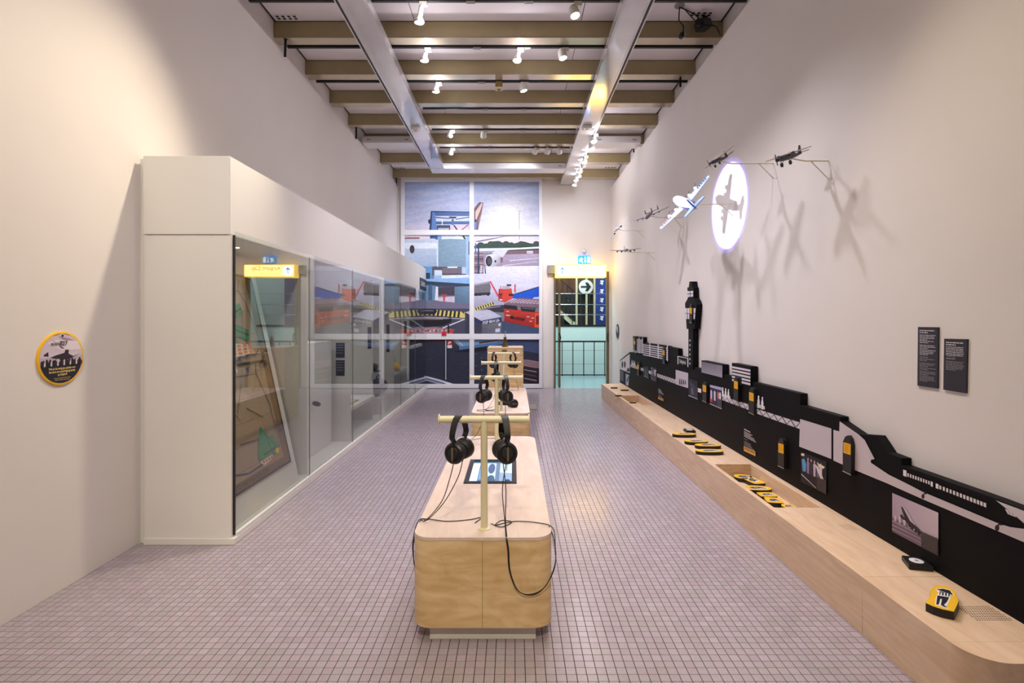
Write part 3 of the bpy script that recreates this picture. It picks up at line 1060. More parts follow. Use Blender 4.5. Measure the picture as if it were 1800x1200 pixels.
# bottom row: wet asphalt, pallet, lines, crates
AR(Lw, 130, 655, 1660, 1200, (44, 48, 68))
for k in range(60):
    xx, yy = random.uniform(140, 1640), random.uniform(690, 1150)
    A(Lw, [(xx, yy), (xx + random.uniform(30, 90), yy + random.uniform(-4, 4)), (xx + 40, yy + random.uniform(4, 9))], random.choice([(58, 66, 96), (34, 36, 52), (66, 76, 110), (30, 32, 46)]))
A(Lw, [(1240, 680), (1640, 676), (1640, 830), (1240, 760)], (62, 76, 112))
A(Lw, [(360, 660), (660, 660), (720, 760), (640, 720), (360, 690)], (78, 52, 62))
A(Lw, [(640, 665), (920, 665), (1245, 682), (1230, 722), (742, 786), (740, 745)], (120, 154, 190))
A(Lw, [(742, 750), (1235, 700), (1230, 724), (742, 788)], (78, 116, 162))
for k in range(6):
    A(Lw, [(690 + k * 17, 680 + k * 12), (728 + k * 10, 676 + k * 11), (732 + k * 10, 682 + k * 11), (694 + k * 17, 688 + k * 12)], (216, 226, 238))
A(Lw, [(960, 700), (1040, 690), (1200, 668), (1210, 674), (1050, 706), (965, 720)], (96, 66, 70))
A(Lw, [(742, 790), (1200, 728), (1120, 790), (860, 815), (680, 810)], (24, 24, 36))
A(Lw, [(350, 1072), (520, 1115), (700, 1172), (640, 1175), (350, 1090)], (206, 210, 228))
A(Lw, [(350, 1100), (600, 1175), (540, 1178), (350, 1120)], (150, 154, 180))
A(Lw, [(1450, 895), (1500, 896), (1660, 925), (1660, 985), (1600, 990), (1450, 965)], (154, 126, 130))
for k in range(4):
    A(Lw, [(1450, 905 + k * 14), (1660, 940 + k * 12), (1660, 944 + k * 12), (1450, 909 + k * 14)], (92, 74, 82))
A(Lw, [(1450, 965), (1600, 990), (1660, 985), (1660, 1180), (1450, 1145)], (40, 28, 34))
for k in range(3):
    A(Lw, [(1460, 1000 + k * 48), (1600, 1025 + k * 48), (1600, 1040 + k * 48), (1460, 1014 + k * 48)], (92, 62, 62) if k % 2 else (120, 122, 134))
for k in range(8):
    AE(Lw, 930 + 60 * (k % 3), 830 + 45 * k, 6, 5, (130, 132, 150), 8)

mr = thing('photo_mural', 'tall airport apron photograph behind six white-framed panes on the back wall', 'mural', (at(830, 680, MD).x, MD, 0.02))
for r in PANES:
    p = Print(mur, (0, -1, 0), 0.00005)
    p.rect = r
    for q in ART:
        p.poly(q[0], q[1], same=len(q) > 2)
    a, b = mur(r[0], r[1]), mur(r[2], r[3])
    p.mb.box(a.x, b.x, MD, MD + 0.02, b.z, a.z, 0, (0.2, 0.2, 0.25))
    put(p.build('pane', None, MURAL), mr)
fb = MB()


def fbar(x0, y0, x1, y1, name, dy=0.05):
    a, b = at(x0, y0, MD), at(x1, y1, MD)
    put(MB().box(a.x, b.x, MD - dy, MD + 0.025, b.z, a.z).build(name, 'frame_white', bevel=0.006), mr)


for y0, y1 in ((314, 319.5), (404.5, 413.5), (586.5, 596.5), (674.5, 681.5)):
    fbar(705, y0, 953, y1, 'horizontal_bar', 0.05)
for x0, x1 in ((705, 711.5), (825.5, 833.5), (947.5, 953)):
    fbar(x0, 314, x1, 681.5, 'upright_bar', 0.046)
# lettering printed in the picture
lettering('DGP 0014 UA', basis(at(690 + 1000 / 6.315, 490 + 502 / 6.315, MD - 0.016), (1, 0, 0.155), (0.0, 0, 1)), 0.086, 'text_white', mr, bold=0.002, xs=0.72)
lettering('Martinair', basis(at(690 + 1305 / 6.315, 490 + 440 / 6.315, MD - 0.016), (1, 0, -0.13), (0, 0, 1)), 0.10, 'text_black', mr, bold=0.002, xs=0.9)
# stickers and call point on the frame
p = at(780.5, 586, MD - 0.07)
tag(MB().box(p.x - 0.05, p.x + 0.05, p.y, p.y + 0.03, p.z - 0.045, p.z + 0.045).box(p.x - 0.018, p.x + 0.018, p.y - 0.008, p.y, p.z - 0.018, p.z + 0.018).build('fire_call_point', 'red', bevel=0.006), 'small red fire call point on the white mural frame', 'call point')
p = at(790.3, 602, MD - 0.02)
t = thing('fire_sticker', 'red and white fire instruction sticker on the dark lower mural pane', 'sticker', p)
put(MB().box(p.x - 0.05, p.x + 0.05, p.y, p.y + 0.002, p.z - 0.045, p.z + 0.045).build('red_field', 'red'), t)
put(MB().box(p.x - 0.05, p.x + 0.05, p.y, p.y + 0.002, p.z - 0.118, p.z - 0.052).build('white_field', 'text_white'), t)
put(MB().box(p.x - 0.02, p.x + 0.03, p.y - 0.001, p.y, p.z - 0.005, p.z + 0.025).box(p.x - 0.035, p.x - 0.005, p.y - 0.001, p.y, p.z - 0.03, p.z - 0.01).build('flame_pictogram', 'text_white'), t)
a, b = at(783.6, 598, MD - 0.03), at(783.6, 667, MD - 0.03)
tag(MB().tube([a, b], 0.008, 8).build('door_rod', 'frame_white', smooth=True), 'thin pale vertical rod in front of lower left mural pane', 'rod')

# ================================================================ DOORWAY AND CORRIDOR
# sliding glass door leaf and frame
d1 = struct(MB().box(DX0 - 0.02, DX0 + 0.02, WALL_B - 0.04, WALL_B + 0.16, 0, DZ).build('door_1', 'olive_frame', bevel=0.003))
MB().box(DX0 + 0.08, DX0 + 0.13, WALL_B + 0.02, WALL_B + 0.07, 0.01, DZ).build('door_stile', 'olive_frame', d1, bevel=0.004)
MB().box(DX0 + 0.02, DX0 + 0.08, WALL_B + 0.035, WALL_B + 0.043, 0.06, DZ).build('door_pane', 'door_glass', d1)
MB().box(DX1 - 0.05, DX1, WALL_B - 0.01, WALL_B + 0.12, 0, DZ).build('door_jamb', 'olive_frame', d1, bevel=0.004)
hz = 1.5 - (593 - VY) * 11.3 / F
for xx, sg in ((DX0 + 0.105, 1), (DX1 - 0.03, -1)):
    MB().tube([(xx, WALL_B + 0.02, hz + 0.09), (xx, WALL_B - 0.05, hz + 0.09), (xx + 0.02 * sg, WALL_B - 0.06, hz), (xx, WALL_B - 0.05, hz - 0.09), (xx, WALL_B + 0.02, hz - 0.09)], 0.013, 8).build('door_handle', 'black', d1, smooth=True)
# header plate left of the sign
a, b = at(962, 466, 11.2), at(978, 481, 11.2)
b.x = min(b.x, at(977, 0, 11.02).x - 0.002)
tag(MB().box(a.x, b.x, 11.2, WALL_B, b.z, a.z).build('sign_bracket', 'grey_plastic', bevel=0.006), 'grey mounting box left of the yellow sign', 'bracket')
# corridor beyond
struct(MB().box(0.3, 3.4, WALL_B + 0.0, 17.2, -0.05, -0.001).build('floor_corridor', 'corridor_floor'))
struct(MB().box(3.2, 3.3, WALL_B + 0.14, 17.2, 0, 4.2).build('wall_corridor_right', 'teal_wall'))
struct(MB().box(0.2, 0.3, WALL_B + 0.14, 17.2, 0, 4.2).build('wall_corridor_left', 'teal_wall'))
struct(MB().box(0.2, 3.3, 17.1, 17.2, 0, 4.2).build('wall_corridor_back', 'corridor_brick'))
struct(MB().box(0.2, 3.3, WALL_B + 0.14, 17.2, 4.1, 4.2).build('ceiling_corridor', 'corridor_dark'))
cd = 14.1
par = struct(MB().box(0.3, 3.2, cd, cd + 0.1, 0, 1.5 - (574 - VY) * cd / F).build('trim_1', 'teal_wall'))
zt = 1.5 - (574 - VY) * cd / F
MB().box(0.3, 3.2, cd - 0.02, cd + 0.12, zt, zt + 0.05).build('capping', 'black', par)
for zz in (1.5 - (616 - VY) * cd / F, 1.5 - (640 - VY) * cd / F):
    MB().box(0.3, 3.2, cd - 0.002, cd, zz, zz + 0.008).build('panel_joint', 'grey_plastic', par)
rd = 13.65
rail = thing('balustrade', 'black steel balustrade in front of the pale corridor wall', 'railing', (1.7, rd, 0))
ztop = 1.5 - (600 - VY) * rd / F
put(MB().box(0.32, 3.18, rd - 0.02, rd + 0.02, ztop - 0.02, ztop + 0.02).build('top_rail', 'black', bevel=0.004), rail)
put(MB().box(0.32, 3.18, rd - 0.012, rd + 0.012, 0.02, 0.045).build('bottom_rail', 'black'), rail)
for px in (950, 969.5, 988, 1007, 1026, 1044.5, 1063):
    x = (px - VX) * rd / F
    put(MB().box(x - 0.011, x + 0.011, rd - 0.011, rd + 0.011, 0.0, ztop).build('baluster', 'black'), rail)
# grid rods above the parapet
gr = thing('wire_grid', 'thin horizontal steel rods above the corridor parapet', 'rods', (1.7, cd, 1.4))
for py in (516, 535, 553):
    z = 1.5 - (py - VY) * cd / F
    put(MB().tube([(0.32, cd, z), (3.18, cd, z)], 0.011, 6).build('rod', 'silver'), gr)
for px in (991, 1006, 1021, 1036):
    x = (px - VX) * cd / F
    put(MB().tube([(x, cd, zt), (x, cd, 1.5 - (515 - VY) * cd / F)], 0.012, 6).build('upright', 'black'), gr)
# stair, yellowish posts, arrow disc, blue banner
sd = 16.0
st = thing('staircase', 'pale staircase with black handrails rising left in the dark corridor', 'stairs', (1.6, sd, 0))
a, b = at(984, 545, sd), at(1011, 569, sd)
put(MB().prism([a + Vector((0, 0, -0.14)), a + Vector((0, 0, 0.06)), b + Vector((0, 0, 0.06)), b + Vector((0, 0, -0.14))], (0, 0.06, 0)).build('stringer', 'cream'), st)
put(MB().box(a.x + 0.02, a.x + 0.1, sd + 0.0, sd + 0.06, 0.0, a.z - 0.1).build('support_post', 'black'), st)
for k in range(6):
    q = a.lerp(b, (k + 0.5) / 6)
    put(MB().box(q.x - 0.06, q.x + 0.06, sd + 0.06, sd + 0.7, q.z, q.z + 0.03).build('tread', 'olive_frame'), st)
for dy in (0, -16, -32, -52):
    put(MB().tube([at(984, 542 + dy, sd - 0.05), at(1010, 565 + dy, sd - 0.05)], 0.016, 6).build('handrail', 'black'), st)
for k in range(3):
    q0, q1 = at(989 + 8 * k, 545 + 7 * k, sd - 0.05), at(989 + 8 * k, 495 + 7 * k, sd - 0.05)
    put(MB().tube([q0, q1], 0.014, 6).build('handrail_post', 'black'), st)
MBk = MB().box(at(984, 0, 16.6).x - .4, at(1046, 0, 16.6).x, 16.72, 16.76, 0.0, 1.5 - (516 - VY) * 16.6 / F)
tag(MBk.build('dark_backdrop', 'corridor_dark'), 'dark brown partition behind the corridor staircase', 'partition')
for k, px in enumerate((1013.5, 1031, 1045)):
    x = (px - VX) * 16.3 / F
    tag(MB().box(x - 0.03, x + 0.03, 16.28, 16.34, 0.0, 4.1).build('mullion_post', 'cream', bevel=0.004), 'slim cream post in the corridor, %s from the left' % ROWN[k], 'post', 'cream posts in the corridor')
q = at(1030, 504, 16.259)
t = thing('arrow_sign', 'round white sign with black right arrow beyond the doorway', 'sign', q)
put(MB().lathe([(0.225, 0), (0.225, 0.02)], q + Vector((0, 0.02, 0)), (0, -1, 0), 32).build('disc', 'white', smooth=True), t)
ar = MB()
ar.prism([q + Vector((x * 0.22, -0.012, z * 0.22)) for x, z in ((-0.72, 0.13), (0.1, 0.13), (0.1, 0.13), (-0.12, 0.62), (0.25, 0.62), (0.72, 0), (0.25, -0.62), (-0.12, -0.62), (0.1, -0.13), (-0.72, -0.13))], (0, 0.01, 0))
put(ar.build('arrow', 'black'), t)
a, b = at(1047, 488, 15.8), at(1066, 571, 15.8)
t = thing('blue_banner', 'dark blue banner with white print at the right of the doorway', 'banner', (a.x, 15.8, b.z))
put(MB().box(a.x, b.x + 0.5, 15.8, 15.83, b.z - 0.3, a.z + 0.4).build('cloth', 'banner_blue'), t)
for k in range(5):
    r = MB()
    z = a.z - 0.12 - k * 0.27
    r.box(a.x + 0.14, a.x + 0.24, 15.79, 15.8, z, z + 0.04)
    r.box(a.x + 0.17, a.x + 0.22, 15.79, 15.8, z - 0.09, z)
    r.box(a.x + 0.13, a.x + 0.17, 15.79, 15.8, z - 0.06, z - 0.03)
    put(r.build('white_print', 'text_white'), t)
# added, unseen corridor ceiling lamps that light the passage with a cool tint
for k, (x, y) in enumerate(((1.4, 12.6), (2.2, 15.0))):
    t = thing('added_corridor_lamp', 'added round recessed lamp in the corridor ceiling, unseen, %s' % ('near the doorway' if k == 0 else 'further in'), 'lamp', (x, y, 4.08))
    put(MB().lathe([(0.12, 0), (0.12, 0.02), (0.10, 0.025)], (x, y, 4.1), (0, 0, -1), 20).build('housing', 'fixture_white', smooth=True), t)
    l = bpy.data.lights.new('added_corridor_light', 'POINT')
    l.energy = (200, 60)[k]
    l.color = (0.84, 0.98, 1.0)
    l.shadow_soft_size = 0.1
    lo = bpy.data.objects.new('added_corridor_light', l)
    lo.location = (x, y, 3.95)
    C.objects.link(lo)
    put(lo, t)

# illuminated direction sign
sx0, sx1, sz0, sz1, sy = at(977, 0, 11.02).x, at(1066, 0, 11.02).x, 1.5 - (487 - VY) * 11.02 / F, 1.5 - (464.5 - VY) * 11.02 / F, 11.02
sg = thing('direction_sign', 'glowing yellow lightbox sign above the doorway with arrow', 'sign', ((sx0 + sx1) / 2, sy, sz0))
put(MB().box(sx0, sx1, sy, WALL_B, sz0, sz1).build('lightbox_case', 'sign_edge', bevel=0.008), sg)
put(MB().box(sx0 + 0.018, sx1 - 0.018, sy - 0.004, sy + 0.002, sz0 + 0.016, sz1 - 0.016).build('lightbox_face', 'sign_glow'), sg)
hgt = sz1 - sz0
cx, cz = sx0 + 0.135, (sz0 + sz1) / 2
put(MB().lathe([(hgt * 0.40, 0), (hgt * 0.40, 0.002)], (cx, sy - 0.004, cz), (0, -1, 0), 28).build('arrow_disc', 'sign_disc', smooth=True), sg)
ar = MB()
r_ = hgt * 0.33
ar.prism([Vector((cx + x * r_, sy - 0.009, cz + z * r_)) for x, z in ((-0.13, -0.8), (0.13, -0.8), (0.13, 0.4), (0.5, 0.02), (0.68, 0.2), (0, 0.88), (-0.68, 0.2), (-0.5, 0.02), (-0.13, 0.4))], (0, 0.002, 0))
put(ar.build('arrow', 'sign_blue'), sg)
lettering('Airport City', basis((sx0 + 0.29, sy - 0.007, cz + 0.012), (1, 0, 0), (0, 0, 1)), hgt * 0.46, 'sign_text', sg, bold=0.002)
lettering('Airport City', basis((sx0 + 0.29, sy - 0.007, cz - hgt * 0.32), (1, 0, 0), (0, 0, 1)), hgt * 0.32, 'sign_text', sg)
# emergency exit sign
a, b = at(1016.5, 449.5, 11.2), at(1038, 463.5, 11.2)
t = thing('exit_sign', 'small blue and white emergency exit sign above the yellow sign', 'sign', ((a.x + b.x) / 2, 11.2, b.z))
put(MB().box(a.x, b.x, 11.2, WALL_B, b.z, a.z).build('lightbox', 'exit_blue', bevel=0.004), t)
W_, Hh = b.x - a.x, a.z - b.z
P2 = lambda u, v: Vector((a.x + u * W_, 11.197, b.z + v * Hh))
r = MB()
r.prism([P2(u, v) for u, v in ((0.72, 0.12), (0.95, 0.12), (0.95, 0.88), (0.72, 0.88))], (0, 0.002, 0))
r.prism([P2(u, v) for u, v in ((0.53, 0.9), (0.59, 0.9), (0.59, 0.35), (0.66, 0.35), (0.56, 0.1), (0.46, 0.35), (0.53, 0.35))], (0, 0.002, 0))
r.prism([P2(u, v) for u, v in ((0.05, 0.45), (0.16, 0.7), (0.30, 0.78), (0.40, 0.55), (0.36, 0.5), (0.29, 0.62), (0.30, 0.42), (0.40, 0.12), (0.34, 0.1), (0.24, 0.35), (0.10, 0.2), (0.06, 0.26), (0.19, 0.45), (0.17, 0.6), (0.10, 0.42))], (0, 0.002, 0))
put(r.build('pictogram', 'exit_white'), t)
q = at(1027, 441, 11.24)
tag(MB().lathe([(0.045, 0), (0.045, 0.02), (0.03, 0.05), (0.012, 0.056)], (q.x, WALL_B, q.z), (0, -1, 0), 18).build('wall_sounder', 'fixture_white', smooth=True), 'tiny white round sounder on the wall above the exit sign', 'sounder')

# ================================================================ DISPLAY CASE ALONG THE LEFT WALL
CY0, CY1 = 3.47, 11.205
CXB, CXG = -2.455, -1.862        # back and glass plane
CZ0, CZ1, CZT = 0.045, 2.055, 2.58
vc = thing('display_case', 'long white museum display case with glass front along the left wall', 'display case', (-2.15, CY0, 0))


def vp(mb, name, m, bevel=0.0, **k):
    return put(mb.build(name, m, bevel=bevel, **k), vc)


vp(MB().box(CXB, CXG + 0.012, CY0 - 0.012, CY1, 0, CZ0), 'plinth', 'case_white', 0.003)
vp(MB().box(CXB, CXG - 0.015, CY0, CY0 + 0.03, CZ0, CZ1), 'end_panel', 'case_white', 0.002)
vp(MB().box(CXB - 0.005, CXG - 0.02, CY0 - 0.006, CY1, CZ1 + 0.004, CZT), 'fascia', 'case_white', 0.004)
vp(MB().box(CXB, CXB + 0.03, CY0 + 0.03, CY1, CZ0, CZ1), 'back_panel', 'case_inner')
vp(MB().box(CXB + 0.03, CXG - 0.015, CY0 + 0.03, CY1, CZ0, CZ0 + 0.035), 'case_floor', 'case_inner')
vp(MB().box(CXG - 0.02, CXG + 0.01, CY0 + 0.03, CY1, CZ0, CZ0 + 0.022), 'glass_channel', 'case_white')
vp(MB().box(WALL_L, CXB - 0.006, CY0 + 0.03, CY0 + 0.06, 0.0, CZT - 0.01), 'filler_strip', 'case_white')
NP = 6
PW = (CY1 - CY0 - 0.03) / NP
for k in range(NP):
    y0 = CY0 + 0.03 + k * PW
    vp(MB().box(CXG - 0.012, CXG - 0.004, y0 + 0.002, y0 + PW - 0.002, CZ0 + 0.02, CZ1 + 0.03), 'glass_pane', 'case_glass')
    if k < NP - 1:
        vp(MB().box(CXG - 0.012, CXG - 0.004, y0 + PW - 0.002, y0 + PW + 0.002, CZ0 + 0.02, CZ1 + 0.004), 'pane_joint', 'grey_plastic')
for k in range(1, NP):
    y0 = CY0 + 0.03 + k * PW
    vp(MB().box(CXB + 0.03, CXG - 0.03 if k < 3 else CXG - 0.12, y0 - 0.012, y0 + 0.012, CZ0 + 0.035, CZ1), 'partition', 'case_inner')
vp(MB().box(CXG - 0.014, CXG - 0.002, CY0 + 0.018, CY0 + 0.031, CZ0 + 0.01, CZ1 + 0.004), 'edge_strip', 'black')
vp(MB().box(CXB + 0.03, CXG - 0.02, CY0 + 0.03, CY1, CZ1 + 0.0, CZ1 + 0.008), 'case_ceiling', 'case_inner')
for k in range(NP):
    for dx, fr in ((-2.14, 0.42),):
        y = CY0 + 0.03 + (k + fr) * PW
        vp(MB().lathe([(0.03, 0), (0.03, 0.004), (0.022, 0.006)], (dx, y, CZ1), (0, 0, -1), 16), 'downlight_ring', 'fixture_white', smooth=True)
        vp(MB().lathe([(0.018, 0), (0.015, 0.003)], (dx, y, CZ1 - 0.005), (0, 0, -1), 12), 'downlight_bulb', 'bulb_small', smooth=True)
        put(spot('downlight_beam', (dx, y, CZ1 - 0.015), (dx, y, 0), 9, 110, (1, 0.93, 0.82), 0.7, 0.02), vc)
# black name plate on the fascia end
a = onx(741.5, 507, CXG - 0.018)
t = thing('case_name_plate', 'small black name plate with white capitals at the far end of the case', 'name plate', (CXG - 0.02, 10.9, 2.1))
put(MB().box(CXG - 0.02, CXG - 0.012, 10.45, 11.2, 2.09, 2.33).build('plate', 'black', bevel=0.002), t)
lettering('SCHIPHOL', basis((CXG - 0.011, 10.52, 2.17), (0, 1, 0), (0, 0, 1)), 0.135, 'text_white', t, bold=0.002, xs=0.92)

# ---- map board on a sloping panel in the first bay
mb_b, mb_t = (-1.93, 0.285), (-2.27, 1.845)     # (X, Z) of board bottom / top
BY0, BY1 = 3.52, 4.50


def board(u, v, off=0.0):
    """u along Y 0..1, v 0 bottom .. 1 top; off along the board normal"""
    dx, dz = mb_t[0] - mb_b[0], mb_t[1] - mb_b[1]
    L = math.hypot(dx, dz)
    n = Vector((dz / L, 0, -dx / L))
    return Vector((mb_b[0] + dx * v, BY0 + (BY1 - BY0) * u, mb_b[1] + dz * v)) + n * off


bn = board(0, 0, 1) - board(0, 0, 0)
t = thing('map_board', 'framed hand-drawn airfield maps with green patches on a sloping panel in the case', 'map', board(0.5, 0))
slab = MB()
P = [board(-0.02, -0.135, -0.006), board(1.11, -0.135, -0.006), board(1.11, 1.11, -0.006), board(-0.02, 1.11, -0.006)]
slab.prism(P, -bn * 0.012)
put(slab.build('backing_panel', 'case_inner'), t)
fr = MB()
for (u0, v0, u1, v1) in ((-0.01, -0.012, 1.01, 0), (-0.01, 1, 1.01, 1.012), (-0.01, 0, 0.0, 1), (1.0, 0, 1.012, 1), (0, 0.545, 1, 0.558)):
    fr.prism([board(u0, v0, 0.006), board(u1, v0, 0.006), board(u1, v1, 0.006), board(u0, v1, 0.006)], -bn * 0.012)
put(fr.build('frame', 'black'), t)
pr = Print(lambda x, y: board(x, y), bn, 0.00015)
pr.poly([(0, 0), (1, 0), (1, 1), (0, 1)], [(156, 132, 104), (150, 126, 98), (160, 138, 112), (164, 142, 116)])
for (y0, y1) in ((0.0, 0.54), (0.56, 1.0)):
    pr.poly([(0.90, y0), (1, y0), (1, y1), (0.90, y1)], (112, 84, 46))
pr.poly([(0, 0), (1, 0), (1, 0.035), (0, 0.035)], (112, 84, 46))


def ln(pts, wd, col):
    for i in range(len(pts) - 1):
        a, b = Vector((*pts[i], 0)), Vector((*pts[i + 1], 0))
        d = (b - a)
        if d.length < 1e-6:
            continue
        s = Vector((-d.y, d.x, 0)).normalized() * wd / 2
        pr.poly([(a + s)[:2], (b + s)[:2], (b - s)[:2], (a - s)[:2]], col, same=i > 0)


for k in range(9):
    ln([(0.02, 0.06 + k * 0.105 + 0.01), (0.88, 0.075 + k * 0.105 + 0.012 * math.sin(k * 2))], 0.0028, (120, 98, 80))
for k in range(6):
    ln([(0.1 + k * 0.15, 0.05), (0.12 + k * 0.14, 0.53)], 0.0028, (128, 106, 86))
    ln([(0.1 + k * 0.15, 0.57), (0.08 + k * 0.15, 0.98)], 0.0028, (128, 106, 86))
NAVY = (54, 46, 92)
# lower map
ln([(0.03, 0.50), (0.75, 0.492)], 0.005, (80, 66, 96))
ln([(0.77, 0.54), (0.74, 0.50), (0.80, 0.40), (0.86, 0.32), (0.86, 0.25), (0.88, 0.16), (0.86, 0.10), (0.78, 0.075), (0.66, 0.085), (0.52, 0.055), (0.32, 0.05), (0.16, 0.07), (0.10, 0.10)], 0.009, NAVY)
ln([(0.18, 0.43), (0.36, 0.29)], 0.007, (84, 68, 50))
ln([(0.48, 0.46), (0.34, 0.33)], 0.007, (84, 68, 50))
ln([(0.48, 0.34), (0.70, 0.27)], 0.007, (84, 68, 50))
ln([(0.28, 0.19), (0.56, 0.175)], 0.008, (92, 74, 52))
pr.poly([(0.62, 0.235), (0.72, 0.17), (0.80, 0.165), (0.85, 0.08), (0.78, 0.07), (0.50, 0.075), (0.50, 0.11)], (44, 132, 84))
ln([(0.66, 0.20), (0.74, 0.065)], 0.008, (24, 40, 34))
ln([(0.58, 0.095), (0.82, 0.10)], 0.008, (24, 40, 34))
ln([(0.67, 0.19), (0.80, 0.11)], 0.006, (24, 40, 34))
pr.poly([(0.50, 0.072), (0.72, 0.076), (0.72, 0.058), (0.56, 0.046)], (206, 188, 170))
for k in range(4):
    pr.poly([(0.55 + k * 0.045, 0.07), (0.575 + k * 0.045, 0.07), (0.575 + k * 0.045, 0.058), (0.55 + k * 0.045, 0.058)], (206, 62, 50))
pr.ell(0.81, 0.083, 0.035, 0.014, (226, 186, 40), 12)
pr.poly([(0.60, 0.53), (0.66, 0.535), (0.64, 0.515), (0.62, 0.50)], (48, 60, 130))
pr.poly([(0.90, 0.175), (0.98, 0.17), (0.92, 0.162)], (40, 50, 120))
# upper map: runway star in green
G = (40, 128, 80)
cx_, cy_ = 0.34, 0.76
for ang, L_, w_ in ((100, 0.20, 0.09), (62, 0.19, 0.08), (20, 0.34, 0.10), (-18, 0.36, 0.10), (-50, 0.34, 0.10), (-95, 0.2, 0.1), (180, 0.3, 0.12), (140, 0.24, 0.1)):
    a_ = math.radians(ang)
    ex, ey = cx_ + L_ * math.cos(a_) * 1.2, cy_ + L_ * math.sin(a_) * 0.62
    nx, ny = -math.sin(a_) * w_ * 0.5, math.cos(a_) * w_ * 0.36
    pr.poly([(cx_ + nx, cy_ + ny), (ex + nx * 0.8, ey + ny * 0.8), (ex - nx * 0.8, ey - ny * 0.8), (cx_ - nx, cy_ - ny)], G)
    ln([(cx_ + 0.3 * (ex - cx_), cy_ + 0.3 * (ey - cy_)), (ex, ey)], 0.008, (28, 38, 34))
pr.ell(0.34, 0.76, 0.13, 0.05, (236, 196, 30), 16)
pr.ell(0.33, 0.765, 0.06, 0.02, (214, 206, 190), 10)
pr.poly([(0.44, 0.66), (0.70, 0.645), (0.78, 0.60), (0.40, 0.585)], (206, 192, 176))
for k in range(12):
    x_, y_ = 0.44 + (k % 4) * 0.085, 0.60 + (k // 4) * 0.018
    pr.poly([(x_, y_), (x_ + 0.06, y_), (x_ + 0.05, y_ + 0.012), (x_ + 0.005, y_ + 0.012)], (218, 110, 56))
ln([(0.78, 0.985), (0.72, 0.93), (0.80, 0.86), (0.86, 0.76), (0.88, 0.68), (0.86, 0.62), (0.78, 0.585), (0.66, 0.592), (0.54, 0.578), (0.46, 0.568)], 0.008, NAVY)
ln([(0.02, 0.915), (0.74, 0.92)], 0.005, (110, 60, 56))
pr.poly([(0.32, 0.965), (0.40, 0.97), (0.37, 0.945), (0.35, 0.93)], (48, 60, 130))
pr.poly([(0.88, 0.665), (0.97, 0.66), (0.90, 0.648)], (40, 50, 120))
put(pr.build('map_print'), t)
o0 = board(0.05, 0.008, 0.003)
rv, uv = board(1, 0) - board(0, 0), board(0, 1) - board(0, 0)
lettering('EERSTE FASE VAN PLAN 12 PC', basis(o0, rv, uv), 0.045, 'text_black', t, bold=0.0006, xs=0.92)
# dark caption card and audio pictogram standing off the maps
a = board(0.18, 0.62, 0.03)
tag(MB().prism([board(0.02, 0.56, 0.05), board(0.33, 0.56, 0.05), board(0.33, 0.635, 0.05), board(0.02, 0.635, 0.05)], bn * 0.008).build('caption_card', 'slate'), 'dark caption card in front of the upper map', 'caption card')
t2 = thing('audio_label', 'small orange label with white headphone pictogram on the map frame', 'label', board(0.33, 0.53, 0.03))
put(MB().prism([board(0.27, 0.505, 0.05), board(0.37, 0.505, 0.05), board(0.37, 0.552, 0.05), board(0.27, 0.552, 0.05)], bn * 0.006).build('plate', 'orange'), t2)
q = board(0.32, 0.528, 0.0575)
put(MB().tube([q + rv.normalized() * (0.030 * math.cos(i * math.pi / 8)) + uv.normalized() * (0.026 * math.sin(i * math.pi / 8)) for i in range(9)], 0.004, 6).tube([q + rv.normalized() * 0.03, q + rv.normalized() * 0.03 - uv.normalized() * 0.025], 0.007, 6).tube([q - rv.normalized() * 0.03, q - rv.normalized() * 0.03 - uv.normalized() * 0.025], 0.007, 6).build('headphone_pictogram', 'text_white'), t2)

# ---- things in the further bays
bay = lambda k: CY0 + 0.03 + k * PW
# bay 2: tall narrow flag picture edge-on, book lying open, photo easel
t = thing('framed_poster', 'narrow yellow and blue framed poster standing in second case bay', 'poster', (-2.40, bay(1) + 0.25, 0.9))
put(MB().box(-2.425, -2.405, bay(1) + 0.08, bay(1) + 0.36, 0.95, 1.9).build('frame', 'olive_frame', bevel=0.004), t)
put(MB().box(-2.406, -2.402, bay(1) + 0.10, bay(1) + 0.34, 1.45, 1.88).build('yellow_field', 'yellow_deep'), t)
put(MB().box(-2.406, -2.402, bay(1) + 0.10, bay(1) + 0.34, 1.15, 1.45).build('navy_field', 'slate'), t)
t = thing('white_pedestal', 'white box pedestal in second case bay', 'pedestal', (-2.2, bay(1) + 0.8, CZ0))
put(MB().box(-2.42, -2.08, bay(1) + 0.45, bay(1) + 1.18, CZ0 + 0.035, 1.25).build('body', 'case_inner', bevel=0.004), t)
o = Vector((-1.98, bay(1) + 0.16, CZ0 + 0.04))
t = thing('photo_easel', 'white leaning card with small brown photographs at the foot of second bay', 'card', o)
uR, uU = Vector((-0.35, 0.94, 0)).normalized(), Vector((-0.45, -0.16, 0.88)).normalized()
nN = uR.cross(uU).normalized()
if nN.x < 0:
    nN = -nN
card = lambda u, v, h=0.0: o + uR * u + uU * v + nN * h
put(MB().prism([card(-0.12, 0), card(0.32, 0), card(0.24, 0.30), card(-0.12, 0.30)], -nN * 0.008).build('card', 'white'), t)
for (u, v, c) in ((-0.06, 0.03, 'brass'), (0.10, 0.04, 'olive_frame'), (-0.06, 0.17, 'sensor_brown'), (0.09, 0.18, 'corridor_brick')):
    put(MB().prism([card(u, v, 0.002), card(u + 0.11, v, 0.002), card(u + 0.11, v + 0.10, 0.002), card(u, v + 0.10, 0.002)], -nN * 0.001).build('photograph', c), t)
